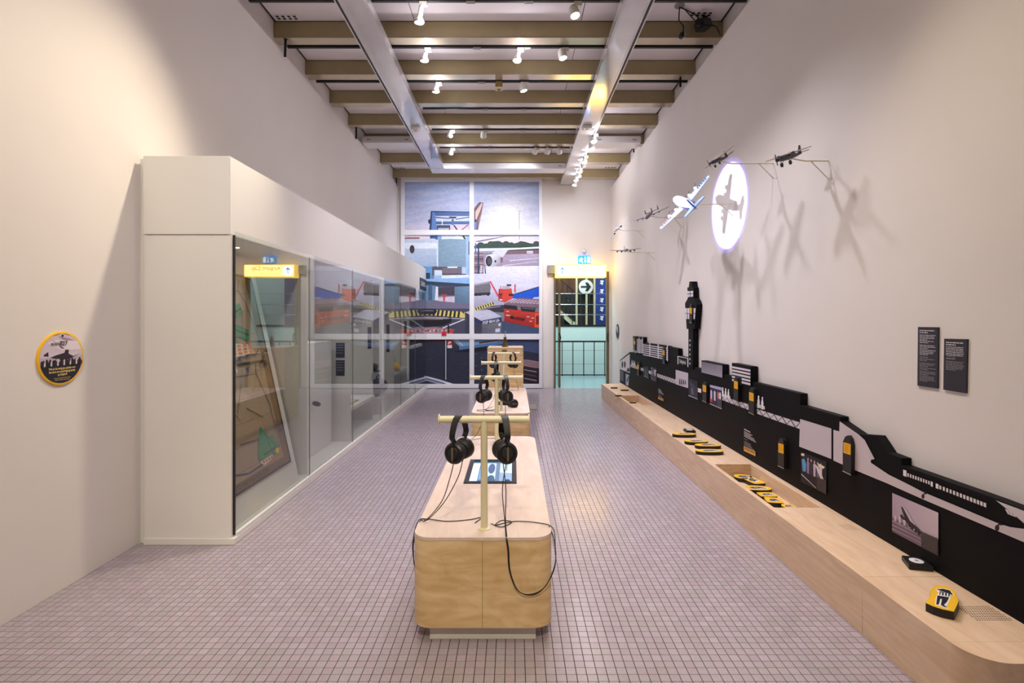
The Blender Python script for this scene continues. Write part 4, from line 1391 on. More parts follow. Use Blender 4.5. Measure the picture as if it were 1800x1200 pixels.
t = tag(MB().lathe([(0.005, -0.06), (0.022, -0.04), (0.026, 0), (0.022, 0.04), (0.006, 0.06)], (-2.04, bay(1) + 0.62, 0.62), (0.3, 0.8, -0.3), 14).build('badge', 'black', smooth=True), 'small dark oval badge pinned in second bay', 'badge')
# bay 3: shelf with open papers and captions
t = thing('case_shelf', 'white shelf carrying open papers in third case bay', 'shelf', (-2.15, bay(2) + 0.6, 0.42))
put(MB().box(-2.42, -1.93, bay(2) + 0.05, bay(2) + 1.18, 0.40, 0.445).build('board', 'case_white', bevel=0.003), t)
t = thing('open_booklet', 'open pale booklet with dark lines lying on the case shelf', 'booklet', (-2.1, bay(2) + 0.5, 0.45))
for s in (-1, 1):
    bk = MB()
    y0 = bay(2) + 0.45
    pts = []
    for i in range(7):
        f_ = i / 6
        pts.append((y0 + s * f_ * 0.27, 0.447 + 0.022 * math.sin(math.pi * min(1, f_ * 1.15)) + 0.002))
    for i in range(6):
        bk.add([(-2.28, pts[i][0], pts[i][1]), (-2.0, pts[i][0], pts[i][1]), (-2.0, pts[i + 1][0], pts[i + 1][1]), (-2.28, pts[i + 1][0], pts[i + 1][1])], [(0, 1, 2, 3)])
        bk.add([(-2.28, pts[i][0], 0.446), (-2.0, pts[i][0], 0.446), (-2.0, pts[i + 1][0], 0.446), (-2.28, pts[i + 1][0], 0.446)], [(3, 2, 1, 0)])
    put(bk.build('page', 'cream'), t)
    r = MB()
    for j in range(5):
        r.box(-2.25, -2.04, y0 + s * (0.06 + j * 0.04), y0 + s * (0.06 + j * 0.04) + 0.006, 0.4755 - 0.004 * j, 0.4765 - 0.004 * j)
    put(r.build('printed_lines', 'text_black'), t)
# captions on partitions: dark cards and black text strips
cards = [(2, -2.06, 0.10, 1.05, 1.22, 'upper dark caption card on the second partition'), (2, -2.06, 0.10, 0.84, 1.02, 'lower dark caption card on the second partition'),
         (3, -2.05, 0.05, 1.08, 1.38, 'tall dark caption card on the third partition'), (4, -2.10, 0.05, 0.95, 1.40, 'long dark caption strip on the fourth partition'),
         (5, -2.08, 0.05, 0.95, 1.45, 'long dark caption strip on the fifth partition')]
for k, x, wdt, z0, z1, lb in cards:
    y = bay(k) - 0.012
    t = thing('caption_card', lb, 'caption card', (x, y, z0), 'dark caption cards in the case')
    put(MB().box(x, x + wdt, y - 0.006, y, z0, z1).build('card', 'slate'), t)
    r = MB()
    for j in range(4):
        r.box(x + 0.008, x + wdt - 0.012 - 0.006 * (j % 2), y - 0.0068, y - 0.006, z1 - 0.03 - j * 0.03, z1 - 0.022 - j * 0.03)
    put(r.build('text_lines', 'text_grey'), t)
for k, (b_, x, z) in enumerate(((3, -2.38, 1.42), (3, -2.0, 0.72), (5, -2.35, 0.75))):
    y = bay(b_) - 0.012
    r = MB()
    for j in range(4):
        r.box(x, x + 0.11 - 0.02 * (j % 2), y - 0.001, y, z - j * 0.028, z - j * 0.028 + 0.009)
    o_ = r.build('caption_text', 'text_black')
    tag(o_, ['black caption lines high on the third partition', 'black caption lines low on the third partition', 'black caption lines on the fifth partition'][k], 'caption', 'caption lettering in the case')
# bay 4: leather shoes / cap on pedestal
t = thing('uniform_cap', 'black uniform cap on a stand in fourth case bay', 'cap', (-2.15, bay(3) + 0.35, 0.72))
put(MB().lathe([(0.10, 0), (0.115, 0.03), (0.14, 0.075), (0.125, 0.1), (0.05, 0.112)], (-2.1, bay(3) + 0.2, 0.74), (0.1, -0.1, 1), 20).build('crown', 'black', smooth=True), t)
put(MB().prism([Vector((-2.1 + 0.17 * math.cos(a), bay(3) + 0.2 + 0.17 * math.sin(a), 0.735)) for a in [(-1.5 + i * 0.25) for i in range(11)]], (0, 0, 0.012)).build('peak', 'black'), t)
put(MB().tube([(-2.1, bay(3) + 0.2, CZ0 + 0.035), (-2.1, bay(3) + 0.2, 0.74)], 0.012, 8).build('stand', 'silver'), t)
t = thing('travel_bag', 'black soft travel bag on the floor of fourth case bay', 'bag', (-2.1, bay(3) + 0.4, CZ0 + 0.03))
put(MB().lathe([(0.03, -0.2), (0.10, -0.19), (0.125, -0.1), (0.13, 0.0), (0.125, 0.1), (0.10, 0.19), (0.03, 0.2)], (-2.1, bay(3) + 0.70, 0.45), (0.1, 1, 0), 18).build('body', 'leather', smooth=True), t)
put(MB().tube([(-2.1, bay(3) + 0.60, 0.56), (-2.08, bay(3) + 0.62, 0.63), (-2.08, bay(3) + 0.78, 0.63), (-2.1, bay(3) + 0.80, 0.56)], 0.01, 8).build('handle', 'leather', smooth=True), t)
tag(MB().box(-2.3, -1.95, bay(3) + 0.42, bay(3) + 0.98, CZ0 + 0.035, 0.318).build('low_plinth', 'case_inner', bevel=0.004), 'low white plinth under the travel bag', 'plinth')
# bay 5: yellow scale hull, bay 6: slatted tray and poster
t = thing('yellow_model', 'yellow pointed model lying on a shelf in fifth case bay', 'model', (-2.1, bay(4) + 0.6, 0.62))
put(MB().lathe([(0.005, -0.5), (0.035, -0.35), (0.06, 0), (0.06, 0.3), (0.03, 0.42)], (-2.08, bay(4) + 0.62, 0.66), (-0.3, 1, 0), 14).build('body', 'yellow', smooth=True), t)
put(MB().box(-2.42, -1.98, bay(4) + 0.02, bay(4) + 1.2, 0.56, 0.60).build('shelf_board', 'case_inner'), t)
t = thing('slatted_tray', 'white tray with dark slats on a shelf in the last case bay', 'tray', (-2.1, bay(5) + 0.6, 0.98))
put(MB().box(-2.42, -1.95, bay(5) + 0.1, bay(5) + 1.2, 0.92, 0.98).build('tray', 'white', bevel=0.004), t)
for j in range(6):
    put(MB().box(-2.38, -1.99, bay(5) + 0.2 + j * 0.16, bay(5) + 0.25 + j * 0.16, 0.981, 0.992).build('slat', 'slate'), t)
t = thing('dark_poster', 'grey poster with white figure on the back of the last case bay', 'poster', (-2.42, bay(5) + 0.5, 0.45))
put(MB().box(-2.424, -2.414, bay(5) + 0.1, bay(5) + 0.6, 0.42, 0.86).build('sheet', 'slate'), t)
put(MB().box(-2.414, -2.412, bay(5) + 0.26, bay(5) + 0.44, 0.5, 0.58).box(-2.414, -2.412, bay(5) + 0.3, bay(5) + 0.4, 0.6, 0.72).lathe([(0.045, 0), (0.045, 0.002)], (-2.414, bay(5) + 0.35, 0.78), (1, 0, 0), 14).build('figure', 'text_grey'), t)

# profile projector hidden on top of the case, throwing the white disc on the right wall
pj = Vector((-2.18, 5.16, 2.655))
t = thing('profile_projector', 'small black profile projector standing on top of the display case', 'projector', pj)
put(MB().box(-2.32, -2.17, 5.11, 5.21, CZT, 2.71).build('housing', 'black', bevel=0.006), t)
put(MB().lathe([(0.03, 0), (0.034, 0.02), (0.034, 0.045)], (-2.175, 5.16, 2.655), (1, 0, 0), 16).build('lens_barrel', 'black', smooth=True), t)
DISC = onx(1280, 362, WALL_R)
half = math.degrees(math.atan(0.425 / (WALL_R - pj.x - 0.05)))
put(spot('projector_beam', pj + Vector((0.05, 0, 0)), DISC, 1200, half * 2, (0.93, 0.94, 1.0), 0.05, 0.004), t)
put(spot('projector_halo', pj + Vector((0.05, 0, 0)), DISC, 800, half * 2 * 1.11, (0.16, 0.12, 1.0), 0.12, 0.004), t)

# ================================================================ ROUND PLAQUE ON THE LEFT WALL
def wl(x, y):
    return onx(x, y, WALL_L)


pc = wl(106, 629.5)
R_ = 0.148
t = thing('round_plaque', 'round yellow-rimmed plaque with jet photograph on the left wall', 'plaque', (WALL_L, pc.y, pc.z))
put(MB().lathe([(R_, 0), (R_, 0.007), (R_ - 0.002, 0.0085), (R_ - 0.012, 0.0085), (R_ - 0.012, 0.008)], (WALL_L, pc.y, pc.z), (1, 0, 0), 48).build('rim', 'yellow', smooth=True), t)
pm = lambda u, v: Vector((WALL_L + 0.0088, pc.y + u * R_, pc.z + v * R_))
pp = Print(pm, (1, 0, 0), 0.0001)
N = 40
pp.poly([(0.92 * math.cos(2 * math.pi * i / N), 0.92 * math.sin(2 * math.pi * i / N)) for i in range(N)], (26, 28, 46))


def chord(v0, v1, col):
    pts = []
    for s in (1, -1):
        for i in range(13):
            v = v0 + (v1 - v0) * (i / 12 if s > 0 else 1 - i / 12)
            pts.append((s * math.sqrt(max(0, 0.92 ** 2 - v * v)), v))
    pp.poly(pts, col)


chord(-0.24, 0.92, (206, 192, 206))
chord(-0.24, 0.05, (188, 172, 190))
pp.poly([(-0.2, 0.84), (0.35, 0.72), (0.62, 0.6), (0.1, 0.66)], (168, 140, 166))
pp.poly([(-0.6, 0.58), (-0.35, 0.7), (0.7, 0.62), (0.85, 0.3), (0.0, 0.3), (-0.3, 0.45)], (226, 216, 226))
pp.poly([(-0.45, 0.74), (-0.28, 0.62), (-0.2, 0.55), (-0.38, 0.66)], (140, 112, 140))
pp.poly([(-0.15, 0.48), (0.0, 0.46), (0.12, 0.34), (-0.04, 0.36)], (140, 112, 140))
pp.poly([(-0.55, 0.2), (0.1, 0.22), (0.88, 0.2), (0.85, 0.12), (0.3, 0.0), (0.0, -0.05), (-0.5, 0.08), (-0.62, 0.12)], (210, 198, 212))
pp.poly([(-0.78, 0.16), (-0.58, 0.27), (-0.56, 0.1), (-0.74, 0.12)], (44, 40, 48))
pp.poly([(-0.3, 0.12), (0.1, 0.2), (0.15, 0.32), (0.3, 0.3), (0.28, 0.16), (0.5, 0.05), (0.86, 0.16), (0.4, -0.02), (0.1, -0.08), (-0.5, 0.05)], (44, 36, 48))
for i in range(26):
    a_ = -0.84 + i * 0.067
    hh = 0.05 * math.sin(i * 2.7) + 0.03
    if a_ * a_ + 0.25 ** 2 > 0.8:
        continue
    pp.poly([(a_ - 0.05, -0.26), (a_ + 0.05, -0.26), (a_ + 0.045, -0.12 + hh), (a_, -0.07 + hh), (a_ - 0.045, -0.12 + hh)], [(30, 26, 34), (44, 38, 48), (210, 196, 206), (28, 26, 34)][i % 4])
put(pp.build('photo_print'), t)
LB = lambda u, v, dx=0.012: basis(pm(u, v) + Vector((dx - 0.0088, 0, 0)), (0, 1, 0), (0, 0, 1))
lettering('BOEING', LB(-0.48, 0.50), 0.020, 'text_black', t, bold=0.0004)
lettering('727', LB(-0.12, 0.48), 0.034, 'text_black', t, bold=0.0006)
for i, s_ in enumerate(('Wist je dat zestig jaar geleden voor', 'het eerst een straalvliegtuig landde', 'op Schiphol?')):
    lettering(s_, LB(0.0, -0.40 - i * 0.115), 0.0165, 'text_yellow', t, align='CENTER', bold=0.0004, xs=0.72)
for i, s_ in enumerate(('Did you know that the first jet airliner', 'landed at Schiphol sixty years ago?')):
    lettering(s_, LB(0.0, -0.76 + 0.02 - i * 0.065), 0.009, 'text_yellow', t, align='CENTER', xs=0.75)
put(MB().lathe([(0.006, 0), (0.006, 0.003)], pm(0.02, 0.84), (1, 0, 0), 10).build('screw', 'black'), t)

# ================================================================ CENTRE LISTENING BENCHES
def rrect(x0, x1, y0, y1, r, n=8):
    pts = []
    for cx, cy, a0 in ((x1 - r, y0 + r, -90), (x1 - r, y1 - r, 0), (x0 + r, y1 - r, 90), (x0 + r, y0 + r, 180)):
        for i in range(n + 1):
            a = math.radians(a0 + 90 * i / n)
            pts.append((cx + r * math.cos(a), cy + r * math.sin(a)))
    return pts


def bench(x0, x1, y0, y1, z0, z1, label):
    t = thing('listening_bench', label, 'bench', ((x0 + x1) / 2, (y0 + y1) / 2, 0), 'listening benches')
    b = MB().prism([Vector((p[0], p[1], z0)) for p in rrect(x0, x1, y0, y1, 0.085)], (0, 0, z1 - 0.018 - z0))
    put(b.build('body', 'birch_end', smooth=True), t)
    b = MB().prism([Vector((p[0], p[1], z1 - 0.0175)) for p in rrect(x0, x1, y0, y1, 0.085)], (0, 0, 0.0175))
    put(b.build('top', 'birch_top_lit', smooth=True, bevel=0.002, bseg=1), t)
    put(MB().box(x0 + 0.075, x1 - 0.075, y0 + 0.055, y1 - 0.06, 0, z0).build('plinth', 'case_white', bevel=0.002), t)
    xm = (848 - VX) * y0 / F
    put(MB().box(xm - 0.0012, xm + 0.0012, y0 - 0.0004, y0 + 0.01, z0, z1 - 0.018).build('veneer_joint', 'sensor_brown'), t)
    return t


BZ = 0.50
bench(-0.468, 0.178, 2.39, 4.45, 0.085, BZ, 'nearest birch listening bench with rounded corners and a flat screen')
bench(-0.455, 0.175, 5.53, 7.60, 0.085, BZ, 'second birch listening bench, in front of the tall wooden box')
# tall box behind
q0, q1 = -0.385, 0.14
tb = thing('tall_plinth_box', 'tall plywood box at the end of the benches before the mural', 'plinth', ((q0 + q1) / 2, 7.85, 0))
put(MB().box(q0, q1, 7.62, 8.15, 0.0, 1.062).build('body', 'birch_end', bevel=0.004), tb)
put(MB().box(q0 - 0.001, q1 + 0.001, 7.618, 8.152, 1.062, 1.08).build('top', 'birch', bevel=0.004), tb)
put(MB().box(-0.17, -0.10, 7.612, 7.62, 1.02, 1.045).build('label_plate', 'olive_frame'), tb)
# trophy / lantern on it
q = Vector((-0.13, 7.80, 1.08))
t = thing('brass_lantern', 'small tapered brass lantern with silver ring on the tall box', 'lantern', q)
put(MB().lathe([(0.05, 0), (0.05, 0.012), (0.036, 0.02), (0.020, 0.13), (0.024, 0.14), (0.018, 0.15)], q, (0, 0, 1), 8).build('body', 'brass', bevel=0.001), t)
put(MB().lathe([(0.022, 0.15), (0.012, 0.165), (0.007, 0.19)], q, (0, 0, 1), 12).build('cap', 'silver', smooth=True), t)
put(MB().tube([q + Vector((0.016 * math.cos(a), 0, 0.21 + 0.02 * math.sin(a))) for a in [math.radians(-60 + 30 * i) for i in range(9)]], 0.0045, 6).build('ring', 'silver', smooth=True), t)

# screen let into the first bench
sc = thing('bench_screen', 'black framed video screen lying flat in the nearest bench top', 'screen', (-0.145, 3.43, BZ))
SX0, SX1, SY0, SY1 = -0.305, 0.018, 3.165, 3.69
fr = MB()
for a in ((SX0, SX1, SY0, SY0 + 0.033), (SX0, SX1, SY1 - 0.033, SY1), (SX0, SX0 + 0.03, SY0 + 0.033, SY1 - 0.033), (SX1 - 0.03, SX1, SY0 + 0.033, SY1 - 0.033)):
    fr.box(a[0], a[1], a[2], a[3], BZ, BZ + 0.007)
put(fr.build('bezel', 'black'), sc)
es = bpy.data.materials.new('screen_image')
es.use_nodes = True
b_ = es.node_tree.nodes['Principled BSDF']
at_ = es.node_tree.nodes.new('ShaderNodeAttribute')
at_.attribute_name = 'Col'
es.node_tree.links.new(at_.outputs['Color'], b_.inputs['Emission Color'])
b_.inputs['Emission Strength'].default_value = 1.0
b_.inputs['Base Color'].default_value = (0.01, 0.01, 0.012, 1)
b_.inputs['Roughness'].default_value = 0.2
ps = Print(lambda u, v: Vector((SX0 + 0.03 + u * (SX1 - SX0 - 0.06), SY0 + 0.033 + v * (SY1 - SY0 - 0.066), BZ + 0.001)), (0, 0, 1), 0.0001)
ps.poly([(0, 0), (1, 0), (1, 1), (0, 1)], (206, 228, 246))
ps.poly([(0, .9), (1, .9), (1, 1), (0, 1)], (30, 92, 116))
ps.poly([(0, 0), (.18, 0), (.2, .9), (0, .9)], (236, 246, 250))
ps.poly([(.18, 0), (.34, 0), (.34, .9), (.18, .9)], (62, 120, 190))
ps.poly([(.20, .1), (.30, .1), (.30, .6), (.2, .6)], (120, 170, 216))
ps.poly([(.60, 0), (.70, 0), (.70, .9), (.60, .9)], (96, 130, 168))
ps.poly([(.70, .45), (1, .40), (1, .50), (.70, .52)], (240, 246, 250))
ps.poly([(.70, 0), (1, 0), (1, .4), (.7, .42)], (150, 180, 214))
ps.ell(.49, .62, .085, .25, (44, 84, 140), 20)
ps.poly([(.36, 0), (.62, 0), (.56, .26), (.50, .30), (.44, .26)], (40, 84, 126))
ps.poly([(.86, .5), (.88, .5), (.88, .9), (.86, .9)], (60, 90, 130))
ps.ell(.90, .04, .06, .07, (40, 60, 90), 12)
put(ps.build('picture', None, es), sc)


def t_stand(x, y, label, zb=1.02, half=0.211):
    t = thing('headphone_stand', label, 'stand', (x, y, BZ), 'headphone stands')
    put(MB().tube([(x, y, BZ), (x, y, zb)], 0.0165, 18).build('post', 'cream', smooth=True), t)
    put(MB().lathe([(0.03, 0), (0.03, 0.004), (0.018, 0.008)], (x, y, BZ), (0, 0, 1), 20).build('foot_flange', 'cream', smooth=True), t)
    put(MB().tube([(x - half, y, zb), (x + half, y, zb)], 0.0172, 18).build('cross_bar', 'cream', smooth=True), t)
    for s in (-1, 1):
        put(MB().lathe([(0.0172, 0), (0.026, 0.0005), (0.026, 0.005), (0.0, 0.0052)], (x + s * half, y, zb), (s, 0, 0), 18).build('end_disc', 'cream'), t)
    return t


ST = [(-0.141, 2.49), (-0.139, 4.26), (-0.136, 5.68), (-0.136, 7.22)]
for k, (x, y) in enumerate(ST):
    t_stand(x, y, ['nearest cream T-shaped headphone stand, on the front of the first bench', 'second cream T-shaped headphone stand, at the back of the first bench', 'third cream T-shaped headphone stand, on the front of the second bench', 'fourth cream T-shaped headphone stand, nearest the tall wooden box'][k])


def bez(pts, n=10):
    """smooth curve through points (Catmull-Rom)"""
    P = [Vector(p) for p in pts]
    P = [P[0] * 2 - P[1]] + P + [P[-1] * 2 - P[-2]]
    o = []
    for i in range(1, len(P) - 2):
        for k in range(n):
            t_ = k / n
            a, b, c, d = P[i - 1], P[i], P[i + 1], P[i + 2]
            o.append(0.5 * ((2 * b) + (-a + c) * t_ + (2 * a - 5 * b + 4 * c - d) * t_ ** 2 + (-a + 3 * b - 3 * c + d) * t_ ** 3))
    o.append(P[-2])
    return o


def headphones(M, label, cable=None, spread=0.052, drop=0.155):
    """local: u = Y axis across the cups, Z up, origin = inside top of the band"""
    t = thing('headphones', label, 'headphones', (0, 0, 0), 'headphones', M=M)
    pts = [Vector((0, -spread, -drop + 0.04)), Vector((0, -spread - 0.018, -drop * 0.55)), Vector((0, -spread * 0.95, -0.035)), Vector((0, -spread * 0.45, -0.006)), Vector((0, 0, 0.002)),
           Vector((0, spread * 0.45, -0.006)), Vector((0, spread * 0.95, -0.035)), Vector((0, spread + 0.018, -drop * 0.55)), Vector((0, spread, -drop + 0.04))]
    cv = bez(pts, 5)
    b = MB()
    n = len(cv)
    vs = []
    for i, p in enumerate(cv):
        tg = (cv[min(i + 1, n - 1)] - cv[max(i - 1, 0)]).normalized()
        nr = Vector((0, -tg.z, tg.y)) * -1
        f_ = abs(i / (n - 1) - 0.5) * 2
        hw = 0.0175 - 0.005 * f_
        th = 0.006
        for sx, sn in ((-1, 0), (1, 0), (1, 1), (-1, 1)):
            vs.append(p + Vector((sx * hw, 0, 0)) + nr * (th * sn))
    fs = [(3, 2, 1, 0), ((n - 1) * 4, (n - 1) * 4 + 1, (n - 1) * 4 + 2, (n - 1) * 4 + 3)]
    for i in range(n - 1):
        for k in range(4):
            fs.append((i * 4 + k, i * 4 + (k + 1) % 4, (i + 1) * 4 + (k + 1) % 4, (i + 1) * 4 + k))
    b.add(vs, fs)
    b.build('headband', 'leather', t, smooth=True)
    for s in (-1, 1):
        c = Vector((0, s * (spread - 0.008), -drop - 0.012))
        ax = Vector((0, s, 0.12)).normalized()
        K = lambda pr: [(r * 1.12, h) for r, h in pr]
        cup = MB().lathe(K([(0.034, -0.012), (0.043, -0.006), (0.046, 0.004), (0.044, 0.014), (0.036, 0.021), (0.030, 0.021), (0.028, 0.018)]), c, ax, 24).build('ear_cup', 'black', t, smooth=True)
        MB().lathe(K([(0.020, -0.030), (0.036, -0.032), (0.042, -0.024), (0.043, -0.016), (0.040, -0.008)]), c, ax, 24).build('cushion', 'rubber', cup, smooth=True)
        MB().lathe(K([(0.026, 0.0185), (0.022, 0.024), (0.006, 0.025)]), c, ax, 20).build('grille_plate', 'black_matte', cup, smooth=True)
        MB().bar(c + ax * 0.024 + Vector((0, 0, 0.028)), c + ax * 0.026 + Vector((0, 0, -0.034)), 0.009, 0.004, up=ax).build('arm_slide', 'olive_frame', cup)
        MB().tube([c + Vector((0, s * 0.012, 0.03)), c + Vector((0, s * 0.018, 0.06)), Vector((0, s * (spread + 0.004), -drop + 0.055))], [0.008, 0.0065, 0.008], 8).build('yoke', 'black', t, smooth=True)
    if cable:
        inv = M.inverted()
        cb = MB()
        for path in cable:
            cb.tube([inv @ p for p in bez(path, 8)], 0.0022, 6)
        cb.build('cable', 'rubber', t, smooth=True)
    return t


BAR = 1.02 + 0.0172


def hung(x, y, rz, tilt=0):
    return Matrix.Translation((x, y, BAR)) @ Matrix.Rotation(math.radians(rz), 4, 'Z') @ Matrix.Rotation(math.radians(tilt), 4, 'X')


V = Vector
x, y = ST[0]
tz = BZ + 0.004
# left front headphones: cable down the left side of the bench, looped over the edge
xl = -0.262
cL = [[V((xl - 0.018, y - 0.045, 0.828)), V((xl - 0.038, y - 0.040, 0.75)), V((xl - 0.085, y + 0.03, 0.62)), V((xl - 0.165, y + 0.05, 0.52)), V((-0.462, y + 0.08, tz)), V((-0.486, y + 0.05, 0.42)), V((-0.482, y + 0.03, 0.33)), V((-0.474, y + 0.02, 0.30))],
      [V((xl + 0.018, y + 0.035, 0.828)), V((xl - 0.005, y + 0.02, 0.74)), V((xl - 0.075, y + 0.05, 0.61)), V((xl - 0.160, y + 0.07, 0.515)), V((-0.458, y + 0.10, tz)), V((-0.490, y + 0.07, 0.40)), V((-0.486, y + 0.05, 0.31))],
      [V((-0.474, y + 0.02, 0.30)), V((-0.492, y + 0.05, 0.40)), V((-0.478, y + 0.10, 0.49)), V((-0.44, y + 0.11, tz)), V((-0.33, y + 0.08, tz)), V((-0.22, y + 0.10, tz)), V((-0.16, y + 0.13, tz)), V((-0.19, y + 0.06, tz))]]
headphones(hung(xl, y, -24, 3), 'black headphones hanging left on the nearest stand', cL)
xr = -0.045
cR = [[V((xr + 0.010, y - 0.048, 0.828)), V((xr - 0.008, y - 0.04, 0.70)), V((xr + 0.002, y - 0.03, 0.56)), V((xr + 0.01, y - 0.10, 0.497)), V((xr + 0.018, 2.377, 0.45)), V((xr + 0.025, 2.374, 0.36)), V((xr + 0.06, 2.372, 0.27)), V((xr + 0.12, 2.372, 0.245)), V((xr + 0.18, 2.372, 0.275)), V((xr + 0.232, 2.39, 0.36)), V((0.194, 2.44, 0.44)), V((0.186, 2.50, 0.50)), V((0.12, 2.55, tz)), V((0.02, 2.57, tz)), V((-0.04, 2.55, tz)), V((-0.09, 2.52, tz)), V((-0.06, 2.58, tz)), V((-0.01, 2.56, tz)), V((-0.06, 2.50, tz)), V((-0.11, 2.54, tz))],
      [V((xr - 0.010, y + 0.040, 0.828)), V((xr + 0.008, y - 0.03, 0.70)), V((xr + 0.006, y - 0.02, 0.56)), V((xr + 0.014, y - 0.095, 0.499)), V((xr + 0.022, 2.377, 0.45)), V((xr + 0.030, 2.374, 0.35)), V((xr + 0.066, 2.371, 0.265)), V((xr + 0.125, 2.371, 0.25)), V((xr + 0.19, 2.375, 0.285)), V((xr + 0.236, 2.40, 0.38)), V((0.19, 2.46, 0.46)), V((0.17, 2.51, 0.504))]]
headphones(hung(xr, y, 14, -2), 'black headphones hanging right on the nearest stand, cable looping over the bench front', cR)
x, y = ST[1]
xl = -0.245
headphones(hung(xl, y, -22, 2), 'black headphones hanging left on the second stand', [[V((xl, y - 0.05, 0.828)), V((xl + 0.0, y - 0.08, 0.7)), V((xl - 0.06, y - 0.06, 0.56)), V((xl - 0.14, y - 0.02, tz)), V((xl - 0.05, y + 0.08, tz)), V((-0.15, y + 0.1, tz))]])
xr = -0.068
headphones(hung(xr, y, 16, -2), 'black headphones hanging right on the second stand', [[V((xr, y - 0.05, 0.828)), V((xr, y - 0.06, 0.68)), V((xr - 0.01, y - 0.04, 0.56)), V((xr - 0.03, y, tz)), V((-0.12, y + 0.05, tz))]])
x, y = ST[2]
headphones(hung(-0.19, y, -10, 0), 'black headphones hanging left on the third stand', [[V((-0.19, y - 0.05, 0.828)), V((-0.21, y - 0.06, 0.66)), V((-0.26, y - 0.04, 0.56)), V((-0.30, y, tz)), V((-0.2, y + 0.06, tz))]])
# headphones lying on the second bench
Ml = Matrix.Translation((-0.17, 5.86, BZ + 0.050)) @ Matrix.Rotation(math.radians(-68), 4, 'Z') @ Matrix.Rotation(math.radians(88), 4, 'X') @ Matrix.Rotation(math.radians(90), 4, 'Z')
headphones(Ml, 'black headphones lying on the second bench top behind the third stand', [[V((-0.23, 5.80, tz + 0.02)), V((-0.32, 5.74, tz)), V((-0.40, 5.70, tz)), V((-0.36, 5.63, tz)), V((-0.26, 5.66, tz)), V((-0.32, 5.72, tz)), V((-0.2, 5.66, tz)), V((-0.14, 5.68, tz))]])
x, y = ST[3]
headphones(hung(-0.27, y, -20, 0), 'black headphones hanging left on the fourth stand', [[V((-0.27, y - 0.05, 0.828)), V((-0.27, y - 0.05, 0.66)), V((-0.25, y - 0.02, 0.55)), V((-0.2, y, tz))]])
headphones(hung(-0.01, y, 35, 0), 'black headphones hanging right on the fourth stand', [[V((-0.01, y - 0.04, 0.828)), V((0.02, y - 0.03, 0.70)), V((0.05, y - 0.01, 0.58)), V((0.06, y + 0.02, tz)), V((-0.04, y + 0.05, tz))]])
a = onz(937, 715, 0.0)
tag(MB().box(a.x - 0.06, a.x + 0.06, a.y - 0.25, a.y + 0.25, 0.0, 0.006).build('floor_outlet', 'grey_plastic', bevel=0.003), 'grey floor outlet plate right of the second bench', 'outlet')

# ================================================================ RIGHT WALL BENCH
RX0, RX1, RZ = 1.655, 2.045, 0.275
rb = thing('wall_bench', 'long low birch bench along the right wall with recessed trays', 'bench', (1.85, 5.5, 0))


def rbp(mb, name, m='birch_long', **k):
    return put(mb.build(name, m, **k), rb)


T1 = (3.39, 4.40)
T2 = (7.42, 8.33)
TXa, TXb, TZ = 1.69, 1.995, 0.165
segs = [(1.98, 2.48), (2.48, T1[0]), (T1[1], 4.92), (4.92, T2[0]), (T2[1], 9.84)]
for (a, b) in segs:
    rbp(MB().box(RX0, WALL_R, a + 0.0006, b - 0.0006, 0.0, RZ), 'bench_section', bevel=0.0015, bseg=1)
# near rounded end
pts = [(WALL_R, 1.98), (RX0, 1.98)]
for i in range(13):
    a = math.radians(180 + 90 * i / 12)
    pts.append((RX0 + 0.125 + 0.125 * math.cos(a), 1.98 + 0.125 * math.sin(a)))
pts.append((WALL_R, 1.855))
rbp(MB().prism([V((p[0], p[1], 0.0)) for p in pts], (0, 0, RZ)), 'bench_end', 'birch_long', smooth=True)
for (a, b) in (T1, T2):
    m_ = MB()
    m_.box(RX0, TXa, a, b, 0, RZ)
    m_.box(TXb, WALL_R, a, b, 0, RZ)
    m_.box(TXa, TXb, a, b, 0, TZ)
    rbp(m_, 'tray', 'birch_long')
# perforated loudspeaker grille near the end of the bench
g0, g1 = onz(1722, 1063.5, RZ), onz(1796, 1090.6, RZ)
gm = MB()
for i in range(14):
    for j in range(9):
        gx = 1.865 + (i + 0.5 * (j % 2)) * 0.0105
        gy = g1.y + 0.004 + j * (g0.y - g1.y) / 9 * 0.98
        gm.lathe([(0.0031, 0), (0.0031, 0.0004)], (gx + 0.02, gy, RZ + 0.0002), (0, 0, 1), 6)
rbp(gm, 'speaker_holes', 'text_black', kind='stuff')
g2 = onz(1500, 925, RZ)
gm = MB()
for i in range(10):
    for j in range(8):
        gm.lathe([(0.0022, 0), (0.0022, 0.0004)], (1.93 + i * 0.0085, g2.y - 0.05 + j * 0.011, RZ + 0.0002), (0, 0, 1), 6)
rbp(gm, 'speaker_holes', 'sensor_brown', kind='stuff')


# ---- yellow and black picture tokens on the bench and in the trays
def token(outline, z0, th, label, art, cat='token', group='picture tokens on the wall bench', zofs=0.0):
    """outline: world (x, y) points"""
    cx = sum(p[0] for p in outline) / len(outline)
    cy = sum(p[1] for p in outline) / len(outline)
    t = thing('picture_token', label, cat, (cx, cy, z0), group)
    put(MB().prism([V((p[0], p[1], z0)) for p in outline], (0, 0, th - 0.0012)).build('block', 'black'), t)
    put(MB().prism([V((cx + (p[0] - cx) * 0.985, cy + (p[1] - cy) * 0.985, z0 + th - 0.0012)) for p in outline], (0, 0, 0.0012)).build('yellow_face', 'yellow'), t)
    pt = Print(lambda x, y: V((x, y, z0 + th)), (0, 0, 1), 0.0002)
    art(pt)
    if pt.mb.f:
        put(pt.build('figure_print'), t)
    return t


